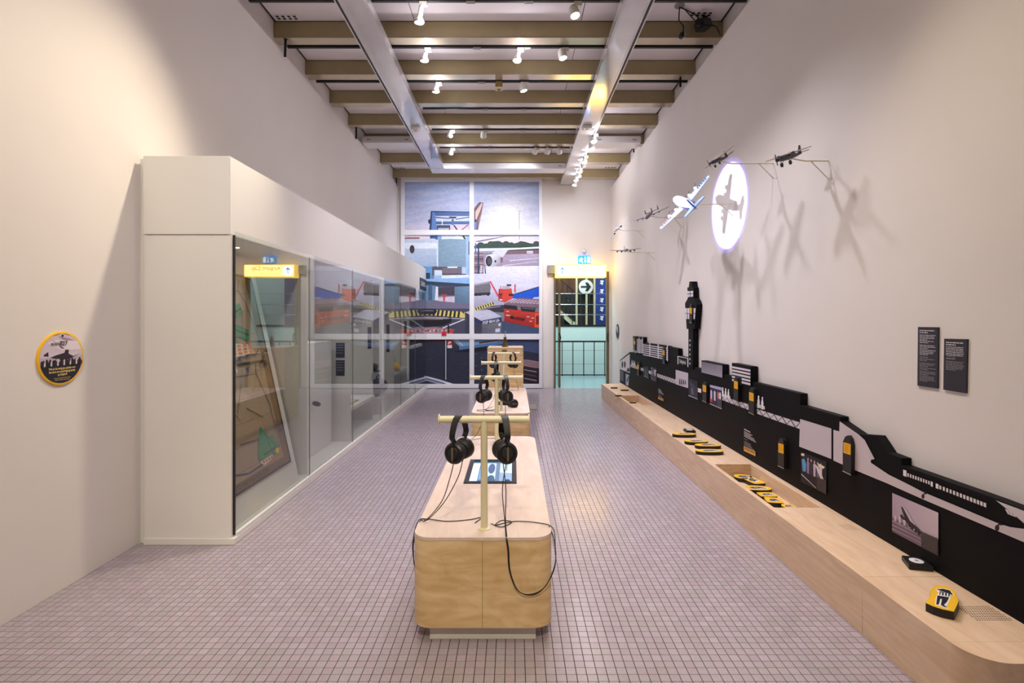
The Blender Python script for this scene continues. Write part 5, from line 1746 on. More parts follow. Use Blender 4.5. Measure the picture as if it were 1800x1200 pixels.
# near token with a headless uniform figure
zt_ = RZ + 0.035
R7 = lambda x, y: onz(1540 + x / 4.615, 940 + y / 4.615, zt_)
ol = [R7(*p) for p in ((478, 412), (520, 408), (560, 412), (612, 432), (645, 455), (650, 490), (672, 535), (655, 575), (632, 622), (540, 603), (460, 578), (402, 550), (415, 520), (440, 490), (438, 462), (452, 432))]


def art_near(pt):
    def g(pts, c):
        pt.poly([tuple(R7(*p)[:2]) for p in pts], c)
    g([(480, 440), (540, 430), (600, 445), (635, 492), (600, 490), (605, 515), (585, 555), (572, 572), (590, 600), (540, 588), (520, 575), (480, 570), (482, 520), (495, 480), (508, 470)], (236, 232, 226))
    g([(486, 443), (540, 436), (598, 450), (626, 490), (570, 470), (520, 452)], (28, 28, 36))
    g([(516, 455), (600, 480), (596, 500), (512, 486)], (60, 58, 70))
    for k in range(3):
        g([(524 + k * 26, 466 + k * 4), (534 + k * 26, 468 + k * 4), (532 + k * 26, 496 + k * 2), (522 + k * 26, 492 + k * 2)], (238, 236, 240))
    g([(498, 492), (592, 508), (574, 545), (548, 568), (582, 590), (545, 582), (525, 568), (535, 520), (520, 520), (508, 565), (488, 566), (492, 530)], (24, 26, 36))


token([p[:2] for p in ol], RZ, 0.035, 'yellow token with a uniformed figure, nearest on the wall bench', art_near)


def ovalpts(cx, cy, sx, sy, rz, n=18, sq=2.6):
    r_ = math.radians(rz)
    o = []
    for i in range(n):
        a = 2 * math.pi * i / n
        c, s = math.cos(a), math.sin(a)
        u = sx / 2 * math.copysign(abs(c) ** (2 / sq), c)
        v = sy / 2 * math.copysign(abs(s) ** (2 / sq), s)
        o.append((cx + u * math.cos(r_) - v * math.sin(r_), cy + u * math.sin(r_) + v * math.cos(r_)))
    return o


def art_fig(cx, cy, sx, sy, rz, seed):
    rr = random.Random(seed)

    def f(pt):
        r_ = math.radians(rz)
        W2 = lambda u, v: (cx + u * sx / 2 * math.cos(r_) - v * sy / 2 * math.sin(r_), cy + u * sx / 2 * math.sin(r_) + v * sy / 2 * math.cos(r_))
        pt.poly([W2(*p) for p in ((-0.68, -0.15), (-0.3, -0.55), (0.3, -0.5), (0.72, -0.3), (0.7, 0.3), (0.3, 0.55), (-0.3, 0.45))], (226, 216, 206))
        pt.poly([W2(*p) for p in ((-0.6, -0.1), (-0.2, -0.45), (0.2, -0.2), (0.64, -0.25), (0.6, 0.0), (0.2, 0.05), (0.62, 0.25), (0.25, 0.42), (-0.25, 0.35))], (52, 46, 56))
        pt.poly([W2(*p) for p in ((-0.2, -0.25), (0.15, -0.1), (0.1, 0.2), (-0.2, 0.2))], rr.choice([(120, 120, 150), (176, 166, 170), (90, 96, 130)]))
    return f


mids = [((1202.5, 762, 41), 'yellow oval token lying furthest in the row on the bench'), ((1223.5, 774.5, 40), 'yellow token with grey figure, second furthest in the row on the bench'),
        ((1244, 781.5, 45), 'long yellow token, third in the row on the bench'), ((1247, 791.5, 48), 'dark-patterned yellow token, nearest in the row on the bench')]
for k, ((px, py, wpx), lb) in enumerate(mids):
    c = onz(px, py, RZ + 0.03)
    sx = wpx * c.y / F
    sy = 0.115
    token(ovalpts(c.x, c.y, sx, sy, 0), RZ, 0.03, lb, art_fig(c.x, c.y, sx, sy, 0, k))
trays = [((1306, 837.5, 30, 0.13, -20), 'yellow token furthest in the near tray'), ((1338, 843.5, 24, 0.20, 12), 'yellow token with standing figure by the back of the near tray'),
         ((1345, 857.5, 50, 0.115, -4), 'long yellow token with dark aircraft across the near tray'), ((1348, 869, 30, 0.10, -2), 'small square yellow token with black bars in the near tray'),
         ((1360, 879, 28, 0.12, -12), 'yellow block token with black picture in the near tray'), ((1386, 889.5, 23, 0.09, 0), 'round yellow token nearest in the near tray')]
for k, ((px, py, wpx, sy, rz), lb) in enumerate(trays):
    c = onz(px, py, TZ + 0.03)
    sx = wpx * c.y / F
    cxx = min(max(c.x, TXa + sx * 0.55), TXb - sx * 0.55)
    token(ovalpts(cxx, c.y, sx, sy, rz, sq=2.4 if k in (0, 2, 5) else 6), TZ, 0.032, lb, art_fig(cxx, c.y, sx, sy, rz, 20 + k), group='picture tokens in the near tray')
# far tokens: only thin dark plates from here
for k, ((px, py, wpx), z0, lb) in enumerate((((1079.5, 680, 12), RZ, 'thin dark token at the far end of the wall bench'), ((1098, 684, 14), RZ, 'thin dark token against the panel at the far bench end'),
                                          ((1087, 693.5, 11), RZ, 'thin dark token at the edge of the far tray'), ((1109.5, 705.5, 17), TZ, 'thin dark token inside the far tray'))):
    c = onz(px, py, z0 + 0.022)
    sx = wpx * c.y / F
    cxx = min(c.x, TXb - sx * 0.55)
    token(ovalpts(cxx, c.y, sx, 0.09, 0, sq=4), z0, 0.022, lb, art_fig(cxx, c.y, sx, 0.09, 0, 40 + k), group='picture tokens at the far end')


def button_box(pts, z0, th, label):
    cx, cy = sum(p[0] for p in pts) / 4, sum(p[1] for p in pts) / 4
    t = thing('button_box', label, 'button box', (cx, cy, z0))
    put(MB().prism([V((p[0], p[1], z0)) for p in pts], (0, 0, th)).build('block', 'black', bevel=0.002), t)
    r = min((V(pts[0][:2]) - V(pts[1][:2])).length, (V(pts[1][:2]) - V(pts[2][:2])).length) * 0.34
    put(MB().lathe([(r, 0), (r, 0.001), (r * 0.96, 0.0015)], (cx, cy, z0 + th), (0, 0, 1), 28).build('disc', 'text_white', smooth=True), t)
    put(MB().lathe([(r * 0.3, 0), (r * 0.3, 0.0006)], (cx, cy, z0 + th + 0.0015), (0, 0, 1), 16).build('target_mark', 'grey_plastic', smooth=True), t)


zb_ = RZ + 0.025
R7b = lambda x, y: onz(1540 + x / 4.615, 940 + y / 4.615, zb_)
button_box([R7b(206, 163)[:2], R7b(370, 178)[:2], R7b(468, 258)[:2], R7b(268, 240)[:2]], RZ, 0.025, 'black square box with white disc on the near wall bench')
c = onz(1212, 755, RZ + 0.025)
button_box([(c.x - 0.05, c.y + 0.055), (c.x + 0.05, c.y + 0.055), (c.x + 0.05, c.y - 0.055), (c.x - 0.05, c.y - 0.055)], RZ, 0.025, 'black square box with white disc behind the token row')

# ================================================================ AIRPORT SKYLINE PANEL ON THE RIGHT WALL
XP = 2.045
sky_p = thing('skyline_panel', 'long black cut-out airport skyline panel along the right wall', 'wall panel', (XP, 5.5, RZ))


def rp(x, y, X=XP):
    return onx(x, y, X)


def bord(pts, name, m='black_board', front=0.0, thick=0.05, z_floor=None):
    P = [rp(px, py, XP - front) for px, py in pts]
    return put(MB().prism(P, (thick + front, 0, 0)).build(name, m), sky_p)


top_px = [(1089.5, 633), (1107, 618.5), (1174, 634), (1200, 641), (1224, 646), (1271, 657.5), (1320, 671), (1324, 671.5), (1406.5, 691.5), (1406.5, 711.5), (1477, 732), (1477, 739.5), (1510, 762.5), (1540, 765), (1550, 780), (1560, 795.5), (1584.5, 805), (1584.5, 817), (1727, 868), (1752, 877), (1800, 896)]
P = [rp(*p) for p in top_px]
e = P[-1]
P.append(V((XP, 1.93, e.z + (e.z - P[-2].z) / (e.y - P[-2].y) * (1.93 - e.y))))
P += [V((XP, 1.93, RZ + 0.001)), V((XP, P[0].y, RZ + 0.001))]
put(MB().prism(P, (WALL_R - XP - 0.002, 0, 0)).build('base_panel', 'black_board'), sky_p)
pk = Print(lambda x, y: rp(x, y), (-1, 0, 0), 0.00004)
WH = (206, 198, 206)
BK = (20, 20, 26)
pk.b = 'pavilion_print'
pk.poly([(1089.8, 634.5), (1107, 621.5), (1107, 655.5), (1089.8, 648.5)], (214, 208, 218))
for cx_ in (1094, 1098.3):
    pk.ell(cx_, 640.5, 1.5, 6, BK, 12)
pk.poly([(1101, 652), (1103.5, 646), (1106.8, 648), (1106.8, 653.5)], BK)
pk.poly([(1090, 650), (1096, 652.5), (1096, 671), (1090, 668)], (86, 78, 92))
pk.poly([(1100, 656.5), (1106, 659), (1104.5, 678.5), (1100, 676)], (170, 176, 206))
pk.poly([(1101, 668), (1105, 660), (1106, 662), (1103, 672)], (60, 66, 100))


def truss(x0, x1, yu0, yu1, yl0, yl1, n):
    pk.b = 'walkway_print#%d' % x0
    pk.poly([(x0, yu0), (x1, yu1), (x1, yl1), (x0, yl0)], WH)
    D0, D1 = 1 / (x0 - VX), 1 / (x1 - VX)
    X_ = lambda t: VX + 1 / (D0 + (D1 - D0) * t)
    yu = lambda x: yu0 + (yu1 - yu0) * (x - x0) / (x1 - x0)
    yl = lambda x: yl0 + (yl1 - yl0) * (x - x0) / (x1 - x0)
    for k in range(n):
        a, m_, b = X_(k / n), X_((k + 0.5) / n), X_((k + 1) / n)
        w_ = (b - a) * 0.055
        for (p, q) in ((a, m_), (b, m_)):
            pk.poly([(p - w_, yu(p)), (p + w_, yu(p)), (q + w_, yl(q)), (q - w_, yl(q))], BK)


truss(1108, 1131.5, 640, 647.3, 644.5, 652.5, 6)
pk.b = 'walkway_print#a'
pk.poly([(1140, 650.5), (1145, 652.5), (1145, 658), (1140, 656)], WH)
truss(1154.5, 1189.3, 656, 667.3, 662, 675.3, 8)
truss(1270, 1316, 696, 710.5, 703, 720, 5)
truss(1323, 1407, 716, 742.5, 724, 754, 6)
pk.b = 'window_print'
pk.poly([(1188, 649.6), (1210, 655.5), (1210, 682), (1188, 675)], (196, 190, 202))
for k in range(4):
    x0 = 1194 + k * 3.2
    pk.poly([(x0, 674), (x0 + 0.8, 665 + k), (x0 + 2.2, 665.5 + k), (x0 + 2.2, 677)], BK)
pk.b = 'number_print'
pk.poly([(1227, 681.5), (1233, 683.5), (1233, 690.5), (1227, 688.5)], (226, 222, 228))
# standing passengers in white
for bx, by in ((1113.5, 641), (1276, 697), (1334, 715)):
    s_ = 0.5 if bx < 1200 else (1.0 if bx < 1300 else 1.35)
    for k in range(3):
        pk.b = 'passenger_print#%d%d' % (bx, k)
        x0 = bx + (k - 1) * 5.0 * s_
        y0 = by + (k - 1) * 1.6 * s_
        pk.poly([(x0 - 1.3 * s_, y0 + 1.5 * s_), (x0 - 1.5 * s_, y0 - 8 * s_), (x0 - 0.6 * s_, y0 - 12 * s_), (x0 + 0.8 * s_, y0 - 12 * s_), (x0 + 1.5 * s_, y0 - 7 * s_), (x0 + 1.2 * s_, y0 + 1.5 * s_)], (232, 228, 232))
        pk.ell(x0 + 0.1 * s_, y0 - 13.3 * s_, 1.0 * s_, 1.6 * s_, (232, 228, 232), 10)
        pk.poly([(x0 + 1.5 * s_, y0 + 1.2 * s_), (x0 + 1.5 * s_, y0 - 3 * s_), (x0 + 3.2 * s_, y0 - 2.5 * s_), (x0 + 3.2 * s_, y0 + 2 * s_)], (220, 216, 222))
# hangar whites and the aircraft outline
pk.b = 'hangar_wall_print'
pk.poly([(1407.5, 736), (1462.5, 753), (1462.5, 806.5), (1405.7, 784.5)], (198, 188, 196))
pk.b = 'aircraft_surround_print'
pk.poly([(1466, 755), (1476.4, 758), (1477, 740.2), (1510, 763), (1521, 773), (1538.6, 806.5), (1532, 808), (1532, 813), (1563.5, 834), (1600, 852), (1623, 864), (1755, 919), (1777, 926), (1800, 929), (1815, 930), (1815, 958.5), (1800, 952), (1623, 877), (1560, 849), (1497, 823), (1466, 809)], (202, 190, 196))
pk.b = 'nose_surround_print'
pk.poly([(1752, 879), (1768, 891.7), (1783, 903), (1800, 918), (1815, 932), (1815, 903), (1800, 897)], (210, 200, 206))
pk.poly([(1768, 894), (1776, 897), (1785, 904), (1788, 909), (1780, 906), (1773, 903)], (214, 206, 214))
for xa, ya, xb, yb in ((1774, 897, 1777, 904), (1780, 901, 1782, 906.5)):
    pk.poly([(xa, ya), (xa + 0.8, ya), (xb + 0.8, yb), (xb, yb)], BK)
pk.b = 'wheel_print#1'
pk.ell(1624, 872, 2.8, 4.4, BK, 14)
pk.poly([(1625, 868), (1627, 862), (1632, 867), (1628, 869)], BK)
pk.b = 'wheel_print#2'
pk.ell(1754.5, 927.5, 4, 5.5, BK, 14)
pk.poly([(1755, 924), (1757, 917), (1766, 923), (1758, 923)], BK)
pk.b = 'cabin_door_print#1'
pk.poly([(1589, 825), (1594.8, 827), (1594.8, 838), (1589, 835.5)], (230, 224, 228))
for k in range(9):
    pk.b = 'cabin_window_print#%d' % k
    x0 = 1596.3 + k * 4.6
    y0 = 831 + k * 1.68
    pk.poly([(x0, y0), (x0 + 2.6, y0 + 1), (x0 + 2.6, y0 + 7.2), (x0, y0 + 6)], (226, 218, 222))
pk.b = 'cabin_door_print#2'
pk.poly([(1637.5, 845.5), (1641.5, 847), (1641.5, 855.5), (1637.5, 854)], (230, 224, 228))
pk.b = 'cabin_door_print#3'
pk.poly([(1646.5, 849), (1651.5, 851), (1651.5, 859.5), (1646.5, 857.5)], (230, 224, 228))
for k in range(14):
    pk.b = 'cabin_window_print#b%d' % k
    x0 = 1653 + k * 6.0
    y0 = 852.5 + k * 2.32
    wd = 3.4 + 0.08 * k
    pk.poly([(x0, y0), (x0 + wd, y0 + 1.4), (x0 + wd, y0 + 8 + 0.1 * k), (x0, y0 + 6.8)], (226, 218, 222))
# texts on the panel
for (x0, y0, sc_, ob) in ((1309, 753, 1.0, True), (1158, 683, 0.45, True)):
    pk.b = 'caption_print#%d' % x0
    wds = [11, 0, 15, 12, 18, 19.5, 21, 0, 6, 0, 12, 12, 14, 18]
    for k, wq in enumerate(wds):
        if not wq:
            continue
        y1 = y0 + k * 2.15 * sc_
        h_ = 1.6 * sc_ if k == 0 else 0.75 * sc_
        sl = 0.52
        pk.poly([(x0, y1), (x0 + wq * sc_, y1 + wq * sc_ * sl), (x0 + wq * sc_, y1 + wq * sc_ * sl + h_), (x0, y1 + h_)], (214, 208, 212) if k < 7 else (150, 146, 150))
    pk.b = 'orange_caption_print#%d' % x0
    yb = y0 + 30.5 * sc_
    pk.poly([(x0 - 0.4, yb), (x0 + 20 * sc_, yb + 9.5 * sc_), (x0 + 20 * sc_, yb + 18 * sc_), (x0 - 0.4, yb + 8.5 * sc_)], (218, 168, 84))
    for k in range(7):
        xx = x0 + (1.2 + k * 2.6) * sc_
        yy = yb + (1.8 + k * 1.25) * sc_
        pk.poly([(xx, yy), (xx + 1.7 * sc_, yy + 0.8 * sc_), (xx + 1.7 * sc_, yy + 5 * sc_), (xx, yy + 4.2 * sc_)], (120, 84, 36) if k % 2 else (90, 60, 30))
pk.build_all(sky_p)

# raised cut-out buildings
bord([(1112.5, 590.5), (1131, 592.5), (1131, 602), (1174.6, 608), (1174.6, 635), (1113, 618.5)], 'striped_terminal', front=0.006)
bord([(1175.2, 609), (1192, 612.5), (1192, 641), (1175.2, 636)], 'terminal_block', front=0.004)
bord([(1191, 625), (1210, 629), (1210, 645.5), (1191, 640)], 'name_board', front=0.012)
bord([(1210, 648), (1210, 578), (1207, 578), (1204, 533), (1208, 526), (1209, 523), (1208, 505), (1210.5, 505), (1212, 494.5), (1215.5, 494.5), (1217, 504.5), (1218.5, 505), (1219, 523), (1222, 528), (1224.5, 535), (1221, 578), (1218, 578), (1218, 650)], 'control_tower', front=0.012)
bord([(1233, 633), (1270, 640.5), (1270, 664), (1233, 654.5)], 'billboard', front=0.012)
bord([(1286.5, 637.5), (1319.5, 644), (1319.5, 680), (1286.5, 671)], 'striped_office', front=0.012)
# their white print
pb = Print(lambda x, y: rp(x, y, XP - 0.0065), (-1, 0, 0), 0.00005)
pb.b = 'facade_stripe_print'
for k in range(12):
    y0 = 594.5 + k * 2.05
    for (xa, xb) in ((1113.3, 1116.5), (1118, 1123.3), (1124.3, 1129.6)):
        pb.poly([(xa, y0 + (xa - 1113) * 0.15), (xb, y0 + (xb - 1113) * 0.15), (xb, y0 + (xb - 1113) * 0.15 + 1.15), (xa, y0 + (xa - 1113) * 0.15 + 1.15)], (226, 222, 232))
for xa in (1116.8, 1123.3, 1129.5):
    pb.poly([(xa, 592.5), (xa + 0.9, 592.8), (xa + 0.9, 621), (xa, 620.5)], (226, 222, 232))
for k in range(6):
    y0 = 605.4 + k * 3.45
    pb.poly([(1130.3, y0 - 0.6), (1174, y0 + 5.7 + k * 0.5), (1174, y0 + 7.7 + k * 0.5), (1130.3, y0 + 1.1)], (226, 222, 232))
for xa, wq in ((1141.5, 1.8), (1156.2, 2.0), (1172.6, 1.7)):
    pb.poly([(xa, 602.5 + (xa - 1141) * 0.14), (xa + wq, 602.8 + (xa - 1141) * 0.14), (xa + wq, 626 + (xa - 1141) * 0.27), (xa, 625.6 + (xa - 1141) * 0.27)], (226, 222, 232))
pb.build_all(sky_p)
pb = Print(lambda x, y: rp(x, y, XP - 0.0125), (-1, 0, 0), 0.00005)
# name board border, tower glazing, billboard, office stripes
pb.b = 'name_board_print'
pb.poly([(1191, 625.3), (1192.4, 625.6), (1192.4, 640), (1191, 639.6)], (230, 226, 232))
pb.poly([(1208.4, 629.2), (1210, 629.5), (1210, 645), (1208.4, 644.6)], (230, 226, 232))
pb.poly([(1191, 625.3), (1210, 629.4), (1210, 630.4), (1191, 626.3)], (230, 226, 232))
for k in range(6):
    y0 = 596.5 + k * 8.1
    pb.b = 'shaft_window_print#%d' % k
    pb.poly([(1212, y0), (1213.5, y0 + 0.3), (1213.5, y0 + 3.6), (1212, y0 + 3.2)], (230, 226, 232))
pb.b = 'tower_glazing_print'
for (xa, xb, xc, xd) in ((1204.6, 1207.3, 1208.3, 1206.3), (1208.2, 1211.4, 1211.6, 1209.4), (1216.2, 1219.2, 1218.2, 1216), (1219.9, 1222.8, 1221.3, 1219)):
    pb.poly([(xa, 541.5), (xb, 541.5), (xc, 560.5), (xd, 560.5)], (226, 222, 230))
pb.poly([(1204.6, 550), (1222.6, 550), (1222.6, 551), (1204.6, 551)], BK)
pb.b = 'cabin_glazing_print'
pb.poly([(1208.4, 511.5), (1218.6, 511), (1218.6, 521), (1209, 522)], (214, 210, 220))
pb.poly([(1213, 511), (1214, 511), (1214, 522), (1213, 522)], BK)
pb.poly([(1208, 516), (1219, 515.4), (1219, 516.6), (1208, 517.2)], BK)
pb.b = 'billboard_print'
pb.poly([(1233.2, 635.2), (1269.8, 642.4), (1269.8, 663.6), (1233.2, 654.2)], [(112, 106, 118), (126, 120, 132), (156, 150, 162), (142, 138, 150)])
pb.b = 'office_stripe_print'
for k in range(5):
    y0 = 643.3 + k * 5.6
    pb.poly([(1287, y0), (1319.2, y0 + 6.2 + k * 0.35), (1319.2, y0 + 9.8 + k * 0.4), (1287, y0 + 3.4)], (214, 206, 214))
pb.poly([(1299, 660.5), (1304, 662), (1304, 677), (1299, 675)], BK)
pb.build_all(sky_p)
o1 = rp(1194.2, 637.2, XP - 0.014)
lettering('Schiphol', basis(o1, (0, -1, 0), (0, 0, 1)), 0.062, 'text_white', sky_p, bold=0.001, xs=1.15)


# photographs mounted on the panel
def photo(corners, label, art):
    c = rp(*corners[0])
    t = thing('mounted_photograph', label, 'photograph', rp(*corners[3]), 'photographs on the skyline panel')
    t.location.x = XP
    put(MB().prism([rp(px, py, XP - 0.004) for px, py in corners], (0.004, 0, 0)).build('board', 'black'), t)
    pq = Print(lambda x, y: rp(x, y, XP - 0.0042), (-1, 0, 0), 0.0002)

    def B(u, v):
        a, b, c_, d = corners
        tx = a[0] + (b[0] - a[0]) * u
        ty0 = a[1] + (b[1] - a[1]) * u
        ty1 = d[1] + (c_[1] - d[1]) * u
        return (tx, ty0 + (ty1 - ty0) * v)
    art(lambda pts, col: pq.poly([B(*p) for p in pts], col))
    put(pq.build('photo_print'), t)
    return t


def art_jumbo(g):
    g([(0, 0), (1, 0), (1, 1), (0, 1)], [(176, 158, 178), (206, 188, 202), (186, 168, 184), (160, 142, 160)])
    g([(0, .62), (1, .62), (1, 1), (0, 1)], (132, 112, 132))
    for k in range(7):
        g([(0, .66 + k * .05), (.65, .68 + k * .045), (.65, .69 + k * .045), (0, .68 + k * .05)], (170, 152, 170) if k % 2 else (92, 76, 94))
    for k in range(5):
        g([(.05 + k * .1, .68), (.05 + k * .1, .55 - .04 * (k % 3)), (.1 + k * .1, .55 - .04 * (k % 3)), (.1 + k * .1, .68)], (196, 182, 194))
    g([(.20, .24), (.26, .22), (.36, .32), (.48, .50), (.44, .56), (.32, .48), (.24, .36)], (196, 182, 196))
    g([(.20, .24), (.24, .24), (.40, .50), (.58, .58), (1.0, .92), (.97, .93), (.62, .68), (.46, .64), (.30, .52), (.24, .38)], (46, 36, 46))
    g([(.18, .46), (.22, .44), (.34, .52), (.44, .60), (.40, .64), (.28, .54), (.20, .53)], (36, 28, 36))
    for k in range(4):
        g([(.36 + k * .07, .58 + k * .03), (.40 + k * .07, .58 + k * .03), (.40 + k * .07, .66 + k * .03), (.36 + k * .07, .66 + k * .03)], (34, 26, 34))
    g([(.645, .63), (1, .60), (1, 1), (.645, 1)], (66, 56, 60))


def art_people(g):
    g([(0, 0), (1, 0), (1, 1), (0, 1)], (28, 26, 34))
    g([(0, .05), (.12, .02), (.12, .10), (0, .12)], (236, 226, 206))
    g([(.02, .25), (.12, .18), (.2, .35), (.18, .6), (.06, .62)], (92, 156, 214))
    for k, c in enumerate(((150, 130, 170), (70, 46, 70), (196, 180, 196), (110, 96, 120), (210, 196, 206))):
        x = .22 + k * .13
        g([(x, .25), (x + .05, .16), (x + .10, .26), (x + .09, .62), (x + .01, .62)], c)
        g([(x + .02, .16), (x + .05, .09), (x + .085, .15), (x + .05, .2)], (206, 176, 170))
    g([(.55, .2), (.75, .3), (.98, .72), (.86, .72), (.66, .42)], (216, 204, 212))
    g([(.68, .14), (.95, .16), (.9, .24), (.7, .26)], (226, 214, 190))
    g([(.02, .72), (.6, .95), (.6, .97), (.02, .76)], (206, 200, 206))
    g([(.64, .60), (1, .56), (1, 1), (.64, 1)], (64, 54, 58))


def art_red(g):
    g([(0, 0), (1, 0), (1, 1), (0, 1)], (40, 40, 60))
    g([(0, 0), (1, 0), (1, .14), (0, .12)], (176, 166, 206))
    for k, c in enumerate(((210, 200, 216), (60, 70, 110), (226, 206, 212), (50, 52, 80), (196, 120, 126), (226, 222, 230))):
        x = .04 + k * .15
        g([(x, .3), (x + .07, .22), (x + .14, .32), (x + .13, .72), (x + .01, .72)], c)
    g([(0, .68), (.2, .7), (.2, .86), (0, .84)], (206, 50, 60))
    g([(.66, .56), (1, .56), (1, 1), (.66, 1)], (72, 62, 76))
    g([(0, .94), (1, .97), (1, 1), (0, .98)], (196, 190, 200))


def art_dark(g):
    g([(0, 0), (1, 0), (1, 1), (0, 1)], (26, 26, 36))
    g([(.05, .12), (.8, .3), (.7, .5), (.2, .45)], (60, 64, 86))
    g([(.2, .5), (.5, .45), (.6, .8), (.3, .85)], (92, 92, 112))
    g([(.6, .3), (1, .32), (1, 1), (.62, 1)], (50, 44, 54))
    g([(0, .9), (1, .96), (1, 1), (0, .95)], (176, 172, 182))


photo([(1568.5, 866), (1649.5, 901), (1648.2, 976), (1568, 934)], 'black and white photograph of a climbing jumbo jet, nearest on the panel', art_jumbo)
photo([(1408.5, 794), (1453, 812), (1452, 868.5), (1408, 846)], 'colour photograph of people in line, mid panel', art_people)
photo([(1248, 676), (1269, 681), (1269, 719), (1248, 710.5)], 'photograph of a crowd with red accents left of the striped office', art_red)
photo([(1210.5, 665), (1226.6, 670), (1226.6, 702), (1210.5, 697)], 'dark photograph below the control tower', art_dark)
photo([(1144.5, 645), (1154.5, 647), (1154.5, 671), (1144.5, 668)], 'small colour photograph on the far part of the panel', art_people)
photo([(1131.5, 643), (1140, 645), (1139, 664.5), (1131.5, 661.5)], 'small brown and grey photograph, farthest on the panel', art_dark)


# black sliding pointers with yellow label
def pointer(cx, top, ly0, ly1, bot, hw, label):
    t = thing('label_pointer', label, 'label holder', rp(cx, bot), 'label pointers on the skyline panel')
    pts = [(cx - hw, bot - hw * 0.9), (cx + hw, bot + hw * 0.1), (cx + hw * 1.05, ly0 + hw * 0.6), (cx + hw * 0.75, top + hw * 0.9), (cx + hw * 0.2, top), (cx - hw * 0.4, top + hw * 0.3), (cx - hw * 0.95, ly0 - hw * 0.2), (cx - hw, ly1)]
    put(MB().prism([rp(px, py, XP - 0.028) for px, py in pts], (0.027, 0, 0)).build('body', 'leather'), t)
    l = [(cx - hw * 0.82, ly0), (cx + hw * 0.86, ly0 + hw * 0.55), (cx + hw * 0.86, ly1 + hw * 0.55), (cx - hw * 0.82, ly1)]
    put(MB().prism([rp(px, py, XP - 0.031) for px, py in l], (0.003, 0, 0)).build('yellow_label', 'yellow_deep'), t)
    r = Print(lambda x, y: rp(x, y, XP - 0.0312), (-1, 0, 0), 0.0002)
    for k in range(4):
        yy = ly0 + (ly1 - ly0) * (0.2 + 0.19 * k)
        r.poly([(cx - hw * 0.55, yy), (cx + hw * (0.6 - 0.2 * (k % 2)), yy + hw * 0.38), (cx + hw * (0.6 - 0.2 * (k % 2)), yy + hw * 0.38 + hw * 0.10), (cx - hw * 0.55, yy + hw * 0.10)], (140, 92, 10))
    put(r.build('label_text'), t)
    a, b = rp(cx - hw, bot - hw * 0.9, XP - 0.03), rp(cx + hw, bot + hw * 0.1, XP - 0.03)
    put(MB().tube([a, b], 0.003, 6).build('foot_bar', 'grey_plastic'), t)


for k, (a_, lb) in enumerate([((1488.5, 765, 777, 795.5, 834, 7.2), 'black pointer with yellow label on the white hangar wall'),
                              ((1372.5, 769, 778.5, 794.5, 823, 5.2), 'black pointer with yellow label left of the mid-panel photograph'),
                              ((1320.5, 680, 689, 703, 728.5, 4.4), 'black pointer with yellow label right below the striped office'),
                              ((1293.3, 661, 669, 682, 706, 3.8), 'black pointer with yellow label in front of the striped office'),
                              ((1238, 670, 676, 687.5, 707, 3.4), 'black pointer with yellow label left of the crowd photograph'),
                              ((1213.8, 533, 540.5, 550.5, 568, 2.3), 'small pointer with yellow label on the control tower glazing'),
                              ((1166.3, 609, 615, 623.5, 639, 2.0), 'small pointer with yellow label on the striped terminal'),
                              ((1121.4, 636, 640.5, 648, 659, 1.6), 'small pointer with yellow label, farthest on the walkway'),
                              ((1115.3, 592, 598.5, 604.5, 616, 1.5), 'tiny pointer with yellow label on the far tower of the terminal')]):
    pointer(*a_, lb)

# text panels on the right wall
def text_panel(corners, label, blocks):
    t = thing('text_panel', label, 'text panel', rp(*corners[3], WALL_R), 'slate text panels')
    put(MB().prism([rp(px, py, WALL_R - 0.008) for px, py in corners], (0.008, 0, 0)).build('board', 'slate'), t)
    y_hi = max(rp(*corners[0], WALL_R).z, rp(*corners[1], WALL_R).z)
    ya, yb = rp(*corners[0], WALL_R - 0.008), rp(*corners[1], WALL_R - 0.008)
    zb = rp(*corners[3], WALL_R - 0.008).z
    Wd = ya.y - yb.y
    r = Print(lambda u, v: V((WALL_R - 0.0082, ya.y - u, ya.z - v)), (-1, 0, 0), 0.0002)
    Ht = ya.z - zb
    rr = random.Random(int(corners[0][0]))
    for (v, n, big, c) in blocks:
        for k in range(n):
            wq = Wd * (0.80 if k < n - 1 else 0.45) * rr.uniform(0.88, 1.0)
            h_ = 0.0048 if big else 0.0030
            st = 0.0105 if big else 0.0078
            u = Wd * 0.09
            end = u + wq
            while u < end - 0.004:
                L_ = min(rr.uniform(0.008, 0.024), end - u)
                r.poly([(u, v * Ht + k * st), (u + L_, v * Ht + k * st), (u + L_, v * Ht + k * st + h_), (u, v * Ht + k * st + h_)], c, same=True)
                u += L_ + 0.003
    put(r.build('text_print'), t)


W1, W2 = (206, 202, 206), (150, 146, 152)
text_panel([(1613.5, 574.5), (1649, 575), (1648, 682.5), (1612.5, 677.5)], 'taller dark text panel on the right wall', [(0.05, 2, 1, W1), (0.13, 4, 0, W1), (0.23, 2, 0, W1), (0.30, 3, 0, W1), (0.38, 4, 0, W1), (0.50, 1, 0, W2), (0.53, 2, 0, W2), (0.60, 3, 0, W2), (0.68, 2, 0, W2), (0.74, 3, 0, W2), (0.82, 4, 0, W2)])
text_panel([(1659.5, 595), (1700, 596), (1698, 691), (1658, 684.5)], 'shorter dark text panel, right one of the pair', [(0.06, 2, 1, W1), (0.15, 7, 0, W1), (0.34, 1, 0, W2), (0.37, 1, 1, W2), (0.43, 6, 0, W2)])
